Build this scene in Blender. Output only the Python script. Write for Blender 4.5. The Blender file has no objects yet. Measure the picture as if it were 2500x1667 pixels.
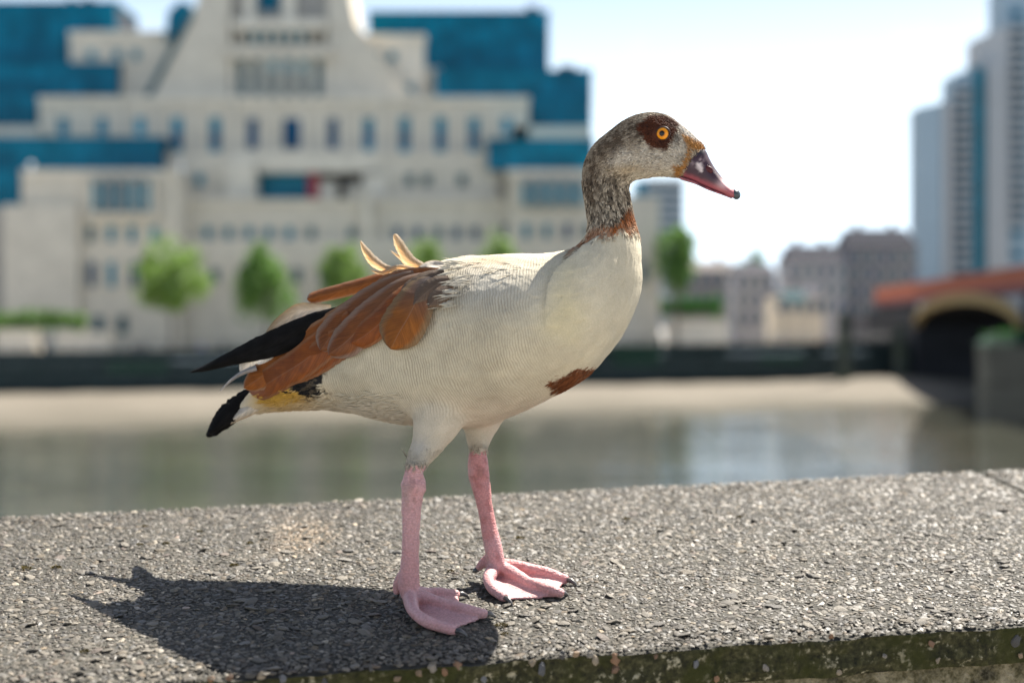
import bpy, bmesh, math, random
import numpy as np
from mathutils import Vector, Matrix
from mathutils.bvhtree import BVHTree

random.seed(7)
rng = np.random.default_rng(11)
scene = bpy.context.scene
COL = scene.collection
R = math.radians

# ------------------------------------------------------------------ camera
F = 35.0 / 23.5 * 2500.0          # focal length in pixels of a 2500 px wide frame
HORIZON = 790.0
CAMZ = 8.0                        # eye height over the river
cam_d = bpy.data.cameras.new('camera')
cam = bpy.data.objects.new('camera', cam_d)
COL.objects.link(cam)
cam.location = (0, 0, CAMZ)
cam.rotation_euler = (R(90), 0, 0)
cam_d.sensor_width = 23.5
cam_d.lens = 35.0
cam_d.shift_y = -(833.5 - HORIZON) / 2500.0
cam_d.clip_start = 0.05
cam_d.clip_end = 9000
cam_d.dof.use_dof = True
cam_d.dof.focus_distance = 1.53
cam_d.dof.aperture_fstop = 2.0
scene.camera = cam

# ------------------------------------------------------------------ light
SUN = Vector((0.45, 0.52, 1.0)).normalized()
world = bpy.data.worlds.new('World')
scene.world = world
world.use_nodes = True
wt = world.node_tree
wt.nodes.clear()
w_out = wt.nodes.new('ShaderNodeOutputWorld')
w_bg = wt.nodes.new('ShaderNodeBackground')
w_bg.inputs['Strength'].default_value = 0.05
w_sky = wt.nodes.new('ShaderNodeTexSky')
w_sky.sky_type = 'NISHITA'
w_sky.sun_disc = False
w_sky.sun_elevation = math.asin(SUN.z)
w_sky.sun_rotation = math.atan2(SUN.x, SUN.y)
w_sky.air_density = 1.0
w_sky.dust_density = 1.6
w_sky.ozone_density = 1.3
w_tc = wt.nodes.new('ShaderNodeTexCoord')
w_map = wt.nodes.new('ShaderNodeMapping')
w_map.inputs['Scale'].default_value = (1.0, 1.0, 2.2)
w_noise = wt.nodes.new('ShaderNodeTexNoise')
w_noise.inputs['Scale'].default_value = 2.6
w_noise.inputs['Detail'].default_value = 7
w_noise.inputs['Roughness'].default_value = 0.58
w_ramp = wt.nodes.new('ShaderNodeValToRGB')
w_ramp.color_ramp.elements[0].position = 0.52
w_ramp.color_ramp.elements[1].position = 0.78
w_mix = wt.nodes.new('ShaderNodeMixRGB')
w_mix.inputs['Color2'].default_value = (10.5, 10.9, 11.4, 1)
wt.links.new(w_tc.outputs['Generated'], w_map.inputs['Vector'])
wt.links.new(w_map.outputs['Vector'], w_noise.inputs['Vector'])
wt.links.new(w_noise.outputs['Fac'], w_ramp.inputs['Fac'])
w_sep = wt.nodes.new('ShaderNodeSeparateXYZ')
w_haze = wt.nodes.new('ShaderNodeMapRange')          # bright haze low over the horizon, all round
w_haze.interpolation_type = 'SMOOTHSTEP'
w_haze.inputs['From Min'].default_value = 0.28
w_haze.inputs['From Max'].default_value = 0.05
w_hz = wt.nodes.new('ShaderNodeMixRGB')
w_hz.inputs['Color2'].default_value = (9.8, 11.8, 13.6, 1)
wt.links.new(w_tc.outputs['Generated'], w_sep.inputs[0])
wt.links.new(w_sep.outputs['Z'], w_haze.inputs['Value'])
wt.links.new(w_haze.outputs[0], w_hz.inputs['Fac'])
wt.links.new(w_sky.outputs['Color'], w_hz.inputs['Color1'])
wt.links.new(w_hz.outputs['Color'], w_mix.inputs['Color1'])
wt.links.new(w_ramp.outputs['Color'], w_mix.inputs['Fac'])
wt.links.new(w_mix.outputs['Color'], w_bg.inputs['Color'])
wt.links.new(w_bg.outputs['Background'], w_out.inputs['Surface'])

sun_d = bpy.data.lights.new('sun', 'SUN')
sun = bpy.data.objects.new('sun', sun_d)
COL.objects.link(sun)
sun_d.energy = 5.0
sun_d.angle = R(0.53)
sun_d.color = (1.0, 0.945, 0.85)
sun.rotation_euler = SUN.to_track_quat('Z', 'Y').to_euler()
sun.location = (20, 8, 60)

vs = scene.view_settings
vs.view_transform = 'Standard'
vs.look = 'None'
vs.gamma = 1.0
vs.use_curve_mapping = False
vs.exposure = 1.56
scene.cycles.max_bounces = 8
scene.cycles.transparent_max_bounces = 8
scene.cycles.use_denoising = True

# ------------------------------------------------------------------ helpers
def W(x, y, Y):
    """the world point seen at picture position x, y when it stands Y metres away"""
    return Vector(((x - 1250.0) / F * Y, Y, CAMZ + (HORIZON - y) / F * Y))

def lin(c):
    c = np.asarray(c, dtype=float) / 255.0
    return tuple(np.where(c <= 0.04045, c / 12.92, ((c + 0.055) / 1.055) ** 2.4))

class Mat:
    def __init__(s, name, base=(.5, .5, .5), rough=.7, spec=.4, metal=0.0):
        s.m = bpy.data.materials.new(name)
        s.m.use_nodes = True
        s.nt = s.m.node_tree
        s.b = s.nt.nodes['Principled BSDF']
        s.b.inputs['Base Color'].default_value = (*base, 1)
        s.b.inputs['Roughness'].default_value = rough
        s.b.inputs['Specular IOR Level'].default_value = spec
        s.b.inputs['Metallic'].default_value = metal
    def n(s, t, **kw):
        nd = s.nt.nodes.new('ShaderNode' + t)
        for k, v in kw.items():
            if k in nd.inputs:
                nd.inputs[k].default_value = v
            else:
                setattr(nd, k, v)
        return nd
    def l(s, a, b):
        s.nt.links.new(a, b)
    def coord(s, kind='Object'):
        return s.n('TexCoord').outputs[kind]
    def noise(s, scale, detail=4, rough=.5, vec=None, dist=0.0):
        nd = s.n('TexNoise')
        nd.inputs['Scale'].default_value = scale
        nd.inputs['Detail'].default_value = detail
        nd.inputs['Roughness'].default_value = rough
        nd.inputs['Distortion'].default_value = dist
        s.l(vec if vec is not None else s.coord(), nd.inputs['Vector'])
        return nd.outputs['Fac']
    def ramp(s, fac, stops):
        nd = s.n('ValToRGB')
        cr = nd.color_ramp
        while len(cr.elements) < len(stops):
            cr.elements.new(0.5)
        for e, (p, c) in zip(cr.elements, stops):
            e.position = p
            e.color = (*c, 1) if not isinstance(c, (int, float)) else (c, c, c, 1)
        s.l(fac, nd.inputs['Fac'])
        return nd.outputs['Color']
    def mix(s, fac, a, b, mode='MIX'):
        nd = s.n('MixRGB', blend_type=mode)
        for sock, v in ((nd.inputs['Fac'], fac), (nd.inputs['Color1'], a), (nd.inputs['Color2'], b)):
            if hasattr(v, 'is_output'):
                s.l(v, sock)
            elif isinstance(v, (int, float)):
                sock.default_value = v if sock.type == 'VALUE' else (v, v, v, 1)
            else:
                sock.default_value = (*v, 1)
        return nd.outputs['Color']
    def math(s, op, a, b=0.0, clamp=False):
        nd = s.n('Math', operation=op)
        nd.use_clamp = clamp
        for sock, v in ((nd.inputs[0], a), (nd.inputs[1], b)):
            if hasattr(v, 'is_output'):
                s.l(v, sock)
            else:
                sock.default_value = v
        return nd.outputs[0]
    def attr(s, name, out='Fac'):
        return s.n('Attribute', attribute_name=name).outputs[out]
    def color(s, sock):
        s.l(sock, s.b.inputs['Base Color'])
        return s
    def bump(s, height, strength=.4, dist=.002, normal=None):
        nd = s.n('Bump')
        nd.inputs['Strength'].default_value = strength
        nd.inputs['Distance'].default_value = dist
        s.l(height, nd.inputs['Height'])
        if normal is not None:
            s.l(normal, nd.inputs['Normal'])
        s.l(nd.outputs['Normal'], s.b.inputs['Normal'])
        return nd.outputs['Normal']

def tag(o, label=None, cat=None, group=None, kind=None):
    if label: o['label'] = label
    if cat: o['category'] = cat
    if group: o['group'] = group
    if kind: o['kind'] = kind
    return o

def link(name, me, mat=None, parent=None, loc=None):
    o = bpy.data.objects.new(name, me)
    COL.objects.link(o)
    if mat is not None and me is not None and not me.materials:
        me.materials.append(mat.m if isinstance(mat, Mat) else mat)
    if loc is not None:
        o.location = loc
    if parent is not None:
        o.parent = parent
    return o

def empty(name, loc=(0, 0, 0), rz=0.0):
    o = bpy.data.objects.new(name, None)
    COL.objects.link(o)
    o.location = loc
    o.rotation_euler = (0, 0, rz)
    o.empty_display_size = .1
    return o

def np_mesh(name, V, T, attrs=None, smooth=False, k=3):
    """mesh from arrays; T is (n, k) of vertex indices"""
    V = np.asarray(V, dtype=np.float32); T = np.asarray(T, dtype=np.int32)
    me = bpy.data.meshes.new(name)
    me.vertices.add(len(V)); me.vertices.foreach_set('co', V.ravel())
    n = len(T)
    me.loops.add(n * k); me.loops.foreach_set('vertex_index', T.ravel())
    me.polygons.add(n)
    me.polygons.foreach_set('loop_start', np.arange(0, n * k, k, dtype=np.int32))
    me.polygons.foreach_set('use_smooth', np.full(n, smooth))
    me.update(calc_edges=True)
    me.validate()
    for an, av in (attrs or {}).items():
        set_attr(me, an, av)
    return me

def set_attr(me, an, av):
    av = np.asarray(av, dtype=np.float32)
    if av.ndim == 2:
        a = me.attributes.new(an, 'FLOAT_COLOR', 'POINT')
        if av.shape[1] == 3:
            av = np.c_[av, np.ones(len(av), dtype=np.float32)]
        a.data.foreach_set('color', av.ravel())
    else:
        a = me.attributes.new(an, 'FLOAT', 'POINT')
        a.data.foreach_set('value', av)

def vnoise(P, scale, seed=0):
    """value noise in 0..1 at points P (n,3)"""
    Q = np.asarray(P) * scale
    i = np.floor(Q).astype(np.int64); f = Q - i
    f = f * f * (3 - 2 * f)
    def h(a):
        n = (a[:, 0] * 374761393 + a[:, 1] * 668265263 + a[:, 2] * 1274126177 + seed * 974711) & 0xffffffff
        n = ((n ^ (n >> 13)) * 1103515245) & 0xffffffff
        return ((n ^ (n >> 16)) & 0xffff) / 65535.0
    r = 0
    for dx in (0, 1):
        for dy in (0, 1):
            for dz in (0, 1):
                w = (f[:, 0] if dx else 1 - f[:, 0]) * (f[:, 1] if dy else 1 - f[:, 1]) * (f[:, 2] if dz else 1 - f[:, 2])
                r = r + w * h(i + np.array([dx, dy, dz]))
    return r

def fbm(P, scale, seed=0, oct=3):
    r, a, t = 0, 1.0, 0.0
    for k in range(oct):
        r = r + a * vnoise(P, scale * 2 ** k, seed + k * 17); t += a; a *= .5
    return r / t

def catmull(pts, n):
    """n samples on a smooth curve through pts (k, d), spread by arc length of the control polygon"""
    pts = np.asarray(pts, dtype=float)
    k = len(pts)
    P = np.vstack([2 * pts[0] - pts[1], pts, 2 * pts[-1] - pts[-2]])
    t = np.linspace(0, k - 1, n)
    i = np.minimum(t.astype(int), k - 2); f = (t - i)[:, None]
    p0, p1, p2, p3 = P[i], P[i + 1], P[i + 2], P[i + 3]
    return .5 * ((2 * p1) + (p2 - p0) * f + (2 * p0 - 5 * p1 + 4 * p2 - p3) * f ** 2 + (3 * p1 - p0 - 3 * p2 + p3) * f ** 3)

def poly_sd(px, poly):
    """signed distance (positive inside) of points (n,2) to a polygon"""
    poly = np.asarray(poly, dtype=float)
    d = np.full(len(px), 1e9); inside = np.zeros(len(px), bool)
    for k in range(len(poly)):
        a, b = poly[k], poly[(k + 1) % len(poly)]
        ab = b - a
        t = np.clip(((px - a) @ ab) / (ab @ ab + 1e-9), 0, 1)
        d = np.minimum(d, np.hypot(*(px - a - t[:, None] * ab).T))
        c = (a[1] > px[:, 1]) != (b[1] > px[:, 1])
        xi = a[0] + (px[:, 1] - a[1]) / (b[1] - a[1] + 1e-12) * (b[0] - a[0])
        inside ^= c & (px[:, 0] < xi)
    return np.where(inside, d, -d)

def sstep(a, b, x):
    t = np.clip((x - a) / (b - a), 0, 1)
    return t * t * (3 - 2 * t)

class MB:
    """collects boxes, tubes and rings into one mesh"""
    def __init__(s):
        s.v, s.f = [], []
    def add(s, v, f):
        o = len(s.v)
        s.v += [tuple(p) for p in v]
        s.f += [tuple(i + o for i in q) for q in f]
        return s
    def box(s, a, b):
        (x0, y0, z0), (x1, y1, z1) = a, b
        return s.hexa([(x0, y0, z0), (x1, y0, z0), (x1, y1, z0), (x0, y1, z0), (x0, y0, z1), (x1, y0, z1), (x1, y1, z1), (x0, y1, z1)])
    def hexa(s, v):
        return s.add(v, [(0, 3, 2, 1), (4, 5, 6, 7), (0, 1, 5, 4), (1, 2, 6, 5), (2, 3, 7, 6), (3, 0, 4, 7)])
    def prism(s, pts, y0, y1):
        """x,z outline pulled from y0 to y1"""
        n = len(pts)
        v = [(p[0], y0, p[1]) for p in pts] + [(p[0], y1, p[1]) for p in pts]
        f = [tuple(range(n)), tuple(range(2 * n - 1, n - 1, -1))]
        f += [(i, i + n, (i + 1) % n + n, (i + 1) % n) for i in range(n)]
        return s.add(v, f)
    def tube(s, pts, rad, seg=8):
        pts = [Vector(p) for p in pts]
        v = []
        for i, p in enumerate(pts):
            t = (pts[min(i + 1, len(pts) - 1)] - pts[max(i - 1, 0)]).normalized()
            a = t.orthogonal().normalized() if i == 0 else (pa - t * pa.dot(t)).normalized()
            pa = a
            b = t.cross(a)
            r = rad[i] if hasattr(rad, '__len__') else rad
            for k in range(seg):
                g = 2 * math.pi * k / seg
                v.append(p + (a * math.cos(g) + b * math.sin(g)) * r)
        f = []
        for i in range(len(pts) - 1):
            for k in range(seg):
                f.append((i * seg + k, i * seg + (k + 1) % seg, (i + 1) * seg + (k + 1) % seg, (i + 1) * seg + k))
        f.append(tuple(range(seg - 1, -1, -1)))
        f.append(tuple(range((len(pts) - 1) * seg, len(pts) * seg)))
        return s.add(v, f)
    def sphere(s, c, r, seg=12, rings=8):
        r = r if hasattr(r, '__len__') else (r, r, r)
        v = [(c[0], c[1], c[2] + r[2])]
        for i in range(1, rings):
            th = math.pi * i / rings
            for k in range(seg):
                g = 2 * math.pi * k / seg
                v.append((c[0] + r[0] * math.sin(th) * math.cos(g), c[1] + r[1] * math.sin(th) * math.sin(g), c[2] + r[2] * math.cos(th)))
        v.append((c[0], c[1], c[2] - r[2]))
        f = [(0, 1 + k, 1 + (k + 1) % seg) for k in range(seg)]
        for i in range(rings - 2):
            for k in range(seg):
                a = 1 + i * seg
                f.append((a + k, a + seg + k, a + seg + (k + 1) % seg, a + (k + 1) % seg))
        a = 1 + (rings - 2) * seg
        f += [(a + (k + 1) % seg, a + k, len(v) - 1) for k in range(seg)]
        return s.add(v, f)
    def mesh(s, name, smooth=False, org=None):
        me = bpy.data.meshes.new(name)
        v = s.v if org is None else [(p[0] - org[0], p[1] - org[1], p[2] - org[2]) for p in s.v]
        me.from_pydata(v, [], s.f)
        if smooth:
            me.polygons.foreach_set('use_smooth', [True] * len(me.polygons))
        me.update()
        return me
    def build(s, name, mat, parent=None, smooth=False):
        org = parent.matrix_basis.translation if parent is not None and parent.type == 'EMPTY' else None
        if parent is not None and parent.type != 'EMPTY' and parent.parent is not None:
            org = parent.parent.matrix_basis.translation
        return link(name, s.mesh(name, smooth, org), mat, parent)
# ------------------------------------------------------------------ far materials
def stone_mat(name, c, var=.18, scale=.6):
    m = Mat(name, c, .85, .2)
    n = m.noise(scale, 5, .6)
    n2 = m.noise(scale * 9, 3, .6)
    a = m.ramp(n, [(.3, tuple(x * (1 - var) for x in c)), (.7, tuple(min(1, x * (1 + var)) for x in c))])
    m.color(m.mix(.35, a, m.ramp(n2, [(.3, tuple(x * (1 - var) for x in c)), (.7, tuple(min(1, x * (1 + var)) for x in c))])))
    m.bump(n2, .2, .02)
    return m
M = {}
M['cream'] = stone_mat('cream_stone', (.62, .55, .445))
M['pale'] = stone_mat('pale_stone', (.68, .61, .50))
M['grey_stone'] = stone_mat('grey_stone', (.36, .33, .29))
M['granite'] = stone_mat('wall_granite', (.026, .040, .040), .4, .8)
M['darkstone'] = stone_mat('abutment_stone', (.026, .027, .032), .35, .4)
M['pierstone'] = stone_mat('pier_stone', (.17, .15, .115), .35, .5)
M['slate'] = stone_mat('slate_roof', (.055, .056, .07), .25, .8)
M['brick'] = stone_mat('brown_brick', (.20, .18, .17), .25, .6)
M['render_w'] = stone_mat('painted_render', (.37, .36, .37), .1)
M['tower'] = stone_mat('tower_cladding', (.32, .40, .455), .08)
M['towerw'] = stone_mat('tower_pale_cladding', (.42, .42, .42), .08)
M['hazy'] = stone_mat('distant_concrete', (.42, .43, .46), .08)
M['red'] = stone_mat('red_bridge_paint', (.42, .13, .075), .12)
M['plum'] = stone_mat('dark_bridge_paint', (.17, .075, .085), .12)
M['yellow'] = stone_mat('yellow_bridge_paint', (.38, .265, .115), .12)
M['redpanel'] = Mat('red_panel', (.36, .035, .05), .6)
M['black'] = Mat('dark_opening', (.012, .014, .018), .5)
M['white'] = Mat('white_enamel', (.85, .85, .83), .3)
M['steel'] = Mat('dark_railing_paint', (.04, .045, .055), .5)
def glass_mat(name, c, rough=.22):
    m = Mat(name, c, rough, .12)
    n = m.noise(.35, 3)
    m.color(m.ramp(n, [(.3, tuple(x * .75 for x in c)), (.7, tuple(min(1, x * 1.2) for x in c))]))
    return m
M['glass'] = [glass_mat('teal_glass', (.0, .135, .215)), glass_mat('deep_blue_glass', (.0, .108, .175)), glass_mat('sea_blue_glass', (.0, .155, .245))]
M['pane'] = [glass_mat('turquoise_pane', (.012, .19, .27)), glass_mat('dusk_blue_pane', (.002, .06, .135)), glass_mat('light_teal_pane', (.07, .29, .37)), glass_mat('grey_green_pane', (.05, .115, .135))]
M['post'] = stone_mat('weedy_timber', (.02, .05, .034), .4, 1.5)
M['pile'] = stone_mat('weathered_pile_timber', (.075, .088, .066), .35, 1.5)
M['bpane'] = [glass_mat('balcony_glass', (.13, .20, .24)), glass_mat('dark_balcony_glass', (.09, .15, .19))]
M['tealstrip'] = glass_mat('teal_strip_glass', (.005, .135, .19))
M['canvas'] = stone_mat('dark_green_canvas', (.012, .05, .06), .2)

def leaf_mat(name, c):
    m = Mat(name, c, .55, .3)
    oi = m.noise(.9, 3)
    col = m.ramp(oi, [(.25, tuple(x * .55 for x in c)), (.75, tuple(x * 1.35 for x in c))])
    m.color(col)
    # light passes through the leaves
    tr = m.n('BsdfTranslucent'); m.l(col, tr.inputs['Color'])
    ms = m.n('MixShader'); ms.inputs['Fac'].default_value = .35
    m.l(m.b.outputs[0], ms.inputs[1]); m.l(tr.outputs[0], ms.inputs[2])
    m.l(ms.outputs[0], m.nt.nodes['Material Output'].inputs['Surface'])
    return m
M['leaf'] = [leaf_mat('fresh_plane_leaves', (.21, .33, .075)), leaf_mat('mid_plane_leaves', (.15, .275, .065)), leaf_mat('dark_leaves', (.05, .17, .03))]
M['bark'] = stone_mat('bark', (.14, .115, .09), .3, 3)

# ------------------------------------------------------------------ water, shore, ground
def sheet(name, pts, mat, kind='structure', sub=0):
    me = bpy.data.meshes.new(name)
    me.from_pydata([tuple(p) for p in pts], [], [tuple(range(len(pts)))])
    me.update()
    return tag(link(name, me, mat), kind=kind)

WB, WD, WR = .9, .45, .02
mw = Mat('river_water', (.075, .07, .045), WR, .5)
mp = mw.n('Mapping'); mp.inputs['Scale'].default_value = (.16, 1.0, 1.0)
mw.l(mw.coord(), mp.inputs['Vector'])
wa = mw.noise(.45, 4, .55, mp.outputs[0])
wb = mw.noise(.07, 2, .5, mp.outputs[0])
wc = mw.mix(.5, wa, wb)
mw.bump(wc, WB, WD)
mw.b.inputs['IOR'].default_value = 1.7
mw.b.inputs['Specular Tint'].default_value = (.74, .89, 1.0, 1)
mw.color(mw.ramp(wb, [(.35, (.034, .037, .027)), (.65, (.06, .06, .044))]))
sheet('river', [(-1500, 2.6, 0), (1500, 2.6, 0), (1500, 330, 0), (-1500, 330, 0)], mw)

msand = Mat('foreshore_sand', (.40, .35, .28), .9, .2)
smp = msand.n('Mapping'); smp.inputs['Scale'].default_value = (.35, 1.6, 1.0); msand.l(msand.coord(), smp.inputs['Vector'])
sa = msand.noise(.25, 6, .68, smp.outputs[0])
sb = msand.noise(3.0, 4, .6)
sdry = (msand.mix(.4, msand.ramp(sa, [(.36, (.075, .066, .05)), (.62, (.175, .154, .125))]), msand.ramp(sb, [(.3, (.085, .075, .056)), (.7, (.20, .175, .14))])))
ssep = msand.n('SeparateXYZ'); msand.l(msand.coord(), ssep.inputs[0])
wet = msand.math('ADD', ssep.outputs['Z'], msand.math('MULTIPLY', sa, .35))
msand.color(msand.mix(msand.ramp(wet, [(.12, 1.0), (.52, 0.0)]), sdry, (.055, .05, .035)))
msand.bump(sb, .5, .15)
# foreshore: a sloping strip from the foot of the wall down under the water
nx = 60
V = []; T = []
for i in range(nx + 1):
    t = i / nx
    X = -90 + t * 190
    yw = 161.5 + (X + 57) * .345          # foot of the wall
    yl = 108 + (X + 36) * .50 + 2.2 * math.sin(X * .21) + 1.3 * math.sin(X * .53 + 1)
    for j in range(7):
        s = j / 6
        Y = yw + 1 + (yl - 6 - yw - 1) * s
        zt = .55 + .25 * t
        z = zt * (1 - s * 1.22) + .06 * math.sin(X * .8 + j) * (1 - s)
        # the mound by the bridge
        z += 1.1 * math.exp(-((X - 47) / 9) ** 2) * math.exp(-((s - .3) / .25) ** 2)
        V.append((X, Y, z))
for i in range(nx):
    for j in range(6):
        a = i * 7 + j
        T.append((a, a + 7, a + 8, a + 1))
tag(link('foreshore', np_mesh('foreshore', V, T, smooth=True, k=4), msand), kind='structure')

mpave = Mat('promenade_paving', (.33, .31, .28), .85)
mpave.color(mpave.ramp(mpave.noise(1.2, 4), [(.3, (.27, .25, .22)), (.7, (.38, .36, .33))]))
PROM = 3.85
def prom_z(X): return 3.9 + 1.2 * (X + 88) / 188
sheet('promenade', [(-120, 140.5, prom_z(-120)), (120, 223.2, prom_z(120)), (120, 262, prom_z(120)), (-120, 262, prom_z(-120))], mpave)
mgr = Mat('city_ground', (.18, .175, .165), .9)
mgr.color(mgr.ramp(mgr.noise(.05, 5), [(.3, (.14, .135, .125)), (.7, (.24, .23, .21))]))
sheet('ground', [(-4000, 261.9, PROM - .02), (4000, 261.9, PROM - .02), (4000, 6000, PROM - .02), (-4000, 6000, PROM - .02)], mgr)

# ------------------------------------------------------------------ far river wall with courses, rail and posts
def wally(X):
    return 161.5 + (X + 57) * .345
rw = empty('river_wall', (0, wally(0), .3))
tag(rw, 'long dark weedy stone embankment wall above the beach across the river', 'river wall')
NW = 30
for i in range(NW):
    xa, xb = -88 + i * 188 / NW, -88 + (i + 1) * 188 / NW - .06
    ta = (i + .5) / NW
    ztop = 4.85 + 1.2 * ta
    for c in range(4):
        z0, z1 = .2 + (ztop - .2) * c / 4, .2 + (ztop - .2) * (c + 1) / 4 - .05
        off = (0, .05, .02, -.12)[c] + random.uniform(-.02, .02)
        mb = MB().hexa([(xa, wally(xa) - off, z0), (xb, wally(xb) - off, z0), (xb, wally(xb) + 1.1, z0), (xa, wally(xa) + 1.1, z0),
                        (xa, wally(xa) - off, z1), (xb, wally(xb) - off, z1), (xb, wally(xb) + 1.1, z1), (xa, wally(xa) + 1.1, z1)])
        if c == 2 and i % 3 == 1 or c == 3 and i % 7 == 2:
            o = mb.build('weedy_stone', M['post'], rw)
        else:
            o = mb.build('stone', M['granite'], rw)
# railing on the wall
ral = empty('railing', (0, wally(0) + .5, 5.3))
tag(ral, 'thin dark metal railing along the top of the far embankment wall', 'railing')
def wtop(X): return 4.85 + 1.2 * (X + 88) / 188
for zz in (.45, .85):
    MB().tube([(X, wally(X) + .5, wtop(X) + zz) for X in (-88, -30, 40, 99)], .05, 6).build('rail', M['steel'], ral)
for k in range(76):
    X = -87 + k * 2.45
    MB().tube([(X, wally(X) + .5, wtop(X) - .1), (X, wally(X) + .5, wtop(X) + .9)], .06, 6).build('baluster', M['steel'], ral)
# the wall's planting and lighter parapet panels
for (x0, x1, y0, y1) in ((-10, 85, 806, 838), (140, 262, 812, 846), (1630, 1775, 778, 815)):
    Yp = 172 if x0 < 1000 else 196
    a, b = W(x0, y1, Yp), W(x1, y0, Yp)
    pl = empty('stone_planter', ((a.x + b.x) / 2, Yp, a.z))
    where = {-10: 'at the far left edge', 140: 'behind the wall at left, below the green hedge', 1630: 'right of the white goose breast, before the small tree'}[x0]
    tag(pl, 'pale stone planter bench ' + where, 'planter', 'planters on the far promenade')
    MB().box((a.x, Yp, PROM), (b.x, Yp + 2.4, b.z - .25)).build('trough', M['pale'], pl)
    MB().box((a.x - .15, Yp - .15, b.z - .25), (b.x + .15, Yp + 2.55, b.z)).build('rim', M['cream'], pl)

# ------------------------------------------------------------------ the large stepped office building
BY = 202.0
ob = empty('office_building', (W(800, 790, BY).x, BY, PROM))
tag(ob, 'large stepped cream stone office block with blue glass wings behind the goose', 'building')
def rect(name, x0, y0, x1, y1, Y, depth, mat, parent=ob, bev=0.0):
    a, b = W(x0, y1, Y), W(x1, y0, Y)
    if y1 >= 868:
        a.z = PROM - .1
    mb = MB().box((a.x, Y, a.z), (b.x, Y + depth, b.z))
    return mb.build(name, mat, parent)
def window(xc, y0, y1, wd, Y, pane, frame='cream', parent=ob):
    """a frame standing proud of the wall with a pane set back inside it"""
    a, b = W(xc - wd / 2, y1, Y), W(xc + wd / 2, y0, Y)
    t = .22
    mb = MB()
    mb.box((a.x - t, Y - .25, a.z - t), (a.x, Y + .1, b.z + t))
    mb.box((b.x, Y - .25, a.z - t), (b.x + t, Y + .1, b.z + t))
    mb.box((a.x, Y - .25, b.z), (b.x, Y + .1, b.z + t))
    mb.box((a.x, Y - .3, a.z - t), (b.x, Y + .1, a.z))
    wo = mb.build('window', M[frame], parent)
    MB().box((a.x, Y - .06, a.z), (b.x, Y - .02, b.z)).build('pane', pane, wo)
def glass_wall(x0, y0, x1, y1, Y, depth, pw=44, ph=38, cut=None):
    """glass block: dark core and single panels set before it with open joints"""
    rect('glass_core', x0, y0, x1, y1, Y + .25, depth, M['black'])
    nxp = max(1, round((x1 - x0) / pw)); nyp = max(1, round((y1 - y0) / ph))
    for i in range(nxp):
        for j in range(nyp):
            xa, xb = x0 + (x1 - x0) * i / nxp, x0 + (x1 - x0) * (i + 1) / nxp
            ya, yb = y0 + (y1 - y0) * j / nyp, y0 + (y1 - y0) * (j + 1) / nyp
            rect('glass_panel', xa + .9, ya + .9, xb - .9, yb - .9, Y + random.uniform(-.03, .03), .2, random.choice(M['glass']))
    a = W(x0, y0, Y); b = W(x1, y0, Y)
    MB().box((a.x - .1, Y - .2, a.z), (b.x + .1, Y + depth, a.z + .35)).build('roof_edge', M['glass'][1], ob)
PN = M['pane']
# lowest tier
rect('stone_block', 60, 585, 1608, 870, 199, 16, M['cream'])
rect('stone_block', 395, 492, 1240, 585, 200.5, 14, M['cream'])
rect('string_course', 395, 486, 1240, 496, 199.9, 1.2, M['pale'])
# left pavilion
rect('stone_block', 8, 500, 190, 870, 196, 18, M['cream'])
rect('stone_block', 52, 425, 440, 870, 197, 17, M['cream'])
rect('parapet', 50, 414, 442, 428, 196.6, 2, M['pale'])
for k in range(6):
    rect('column', 212 + k * 31, 432, 222 + k * 31, 520, 195.6, 1.2, M['pale' if k in (0, 5) else 'grey_stone'])
for k in range(5):
    rect('bay_pane', 224 + k * 31, 445, 241 + k * 31, 512, 196.2, .6, PN[(2, 0, 0, 2, 2)[k]])
rect('bay_sill', 205, 520, 385, 530, 195.4, 1.6, M['pale'])
for xc, p in ((222, 3), (272, 0), (323, 0), (377, 2)):
    window(xc, 552, 590, 20, 197, PN[p])
for xc, p in ((190, 3), (225, 1), (273, 0), (327, 1), (380, 3)):
    window(xc, 640, 700, 20, 197, PN[p])
for xc in (160, 240, 300):
    window(xc, 770, 815, 26, 197, PN[3])
# right pavilion
rect('stone_block', 1240, 425, 1470, 870, 197, 17, M['cream'])
rect('stone_block', 1470, 480, 1610, 870, 197.6, 16, M['cream'])
rect('parapet', 1236, 414, 1472, 428, 196.6, 2, M['pale'])
for k in range(6):
    rect('column', 1262 + k * 33, 432, 1272 + k * 33, 508, 195.6, 1.2, M['pale' if k in (0, 5) else 'grey_stone'])
for k in range(5):
    rect('bay_pane', 1274 + k * 33, 445, 1293 + k * 33, 500, 196.2, .6, PN[2])
for xc, p in ((1235, 3), (1285, 0), (1335, 0), (1385, 1), (1432, 3), (1500, 3)):
    window(xc, 548, 582, 20, 197 if xc > 1240 and xc < 1470 else (197.6 if xc > 1470 else 199), PN[p])
for xc in (1520, 1570):
    window(xc, 640, 690, 20, 197.6, PN[3])
rect('glass_strip', 1552, 440, 1578, 492, 199, 8, M['glass'][0])
# rows of small windows, middle
for xc, p in ((508, 0), (558, 0), (608, 0), (657, 0), (707, 0), (760, 3), (860, 3), (970, 1), (1020, 1), (1070, 3), (1115, 1), (1160, 1)):
    window(xc, 555, 584, 20, 200.5, PN[p])
for xc, p in ((525, 3), (600, 3), (660, 3), (725, 3), (790, 3), (880, 3), (960, 3), (1040, 3), (1120, 3), (1190, 3)):
    window(xc, 655, 692, 22, 199, PN[p])
rect('pier', 418, 455, 452, 660, 198.2, 2.5, M['pale'])
rect('pier', 886, 470, 906, 610, 199.2, 2.5, M['pale'])
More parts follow.
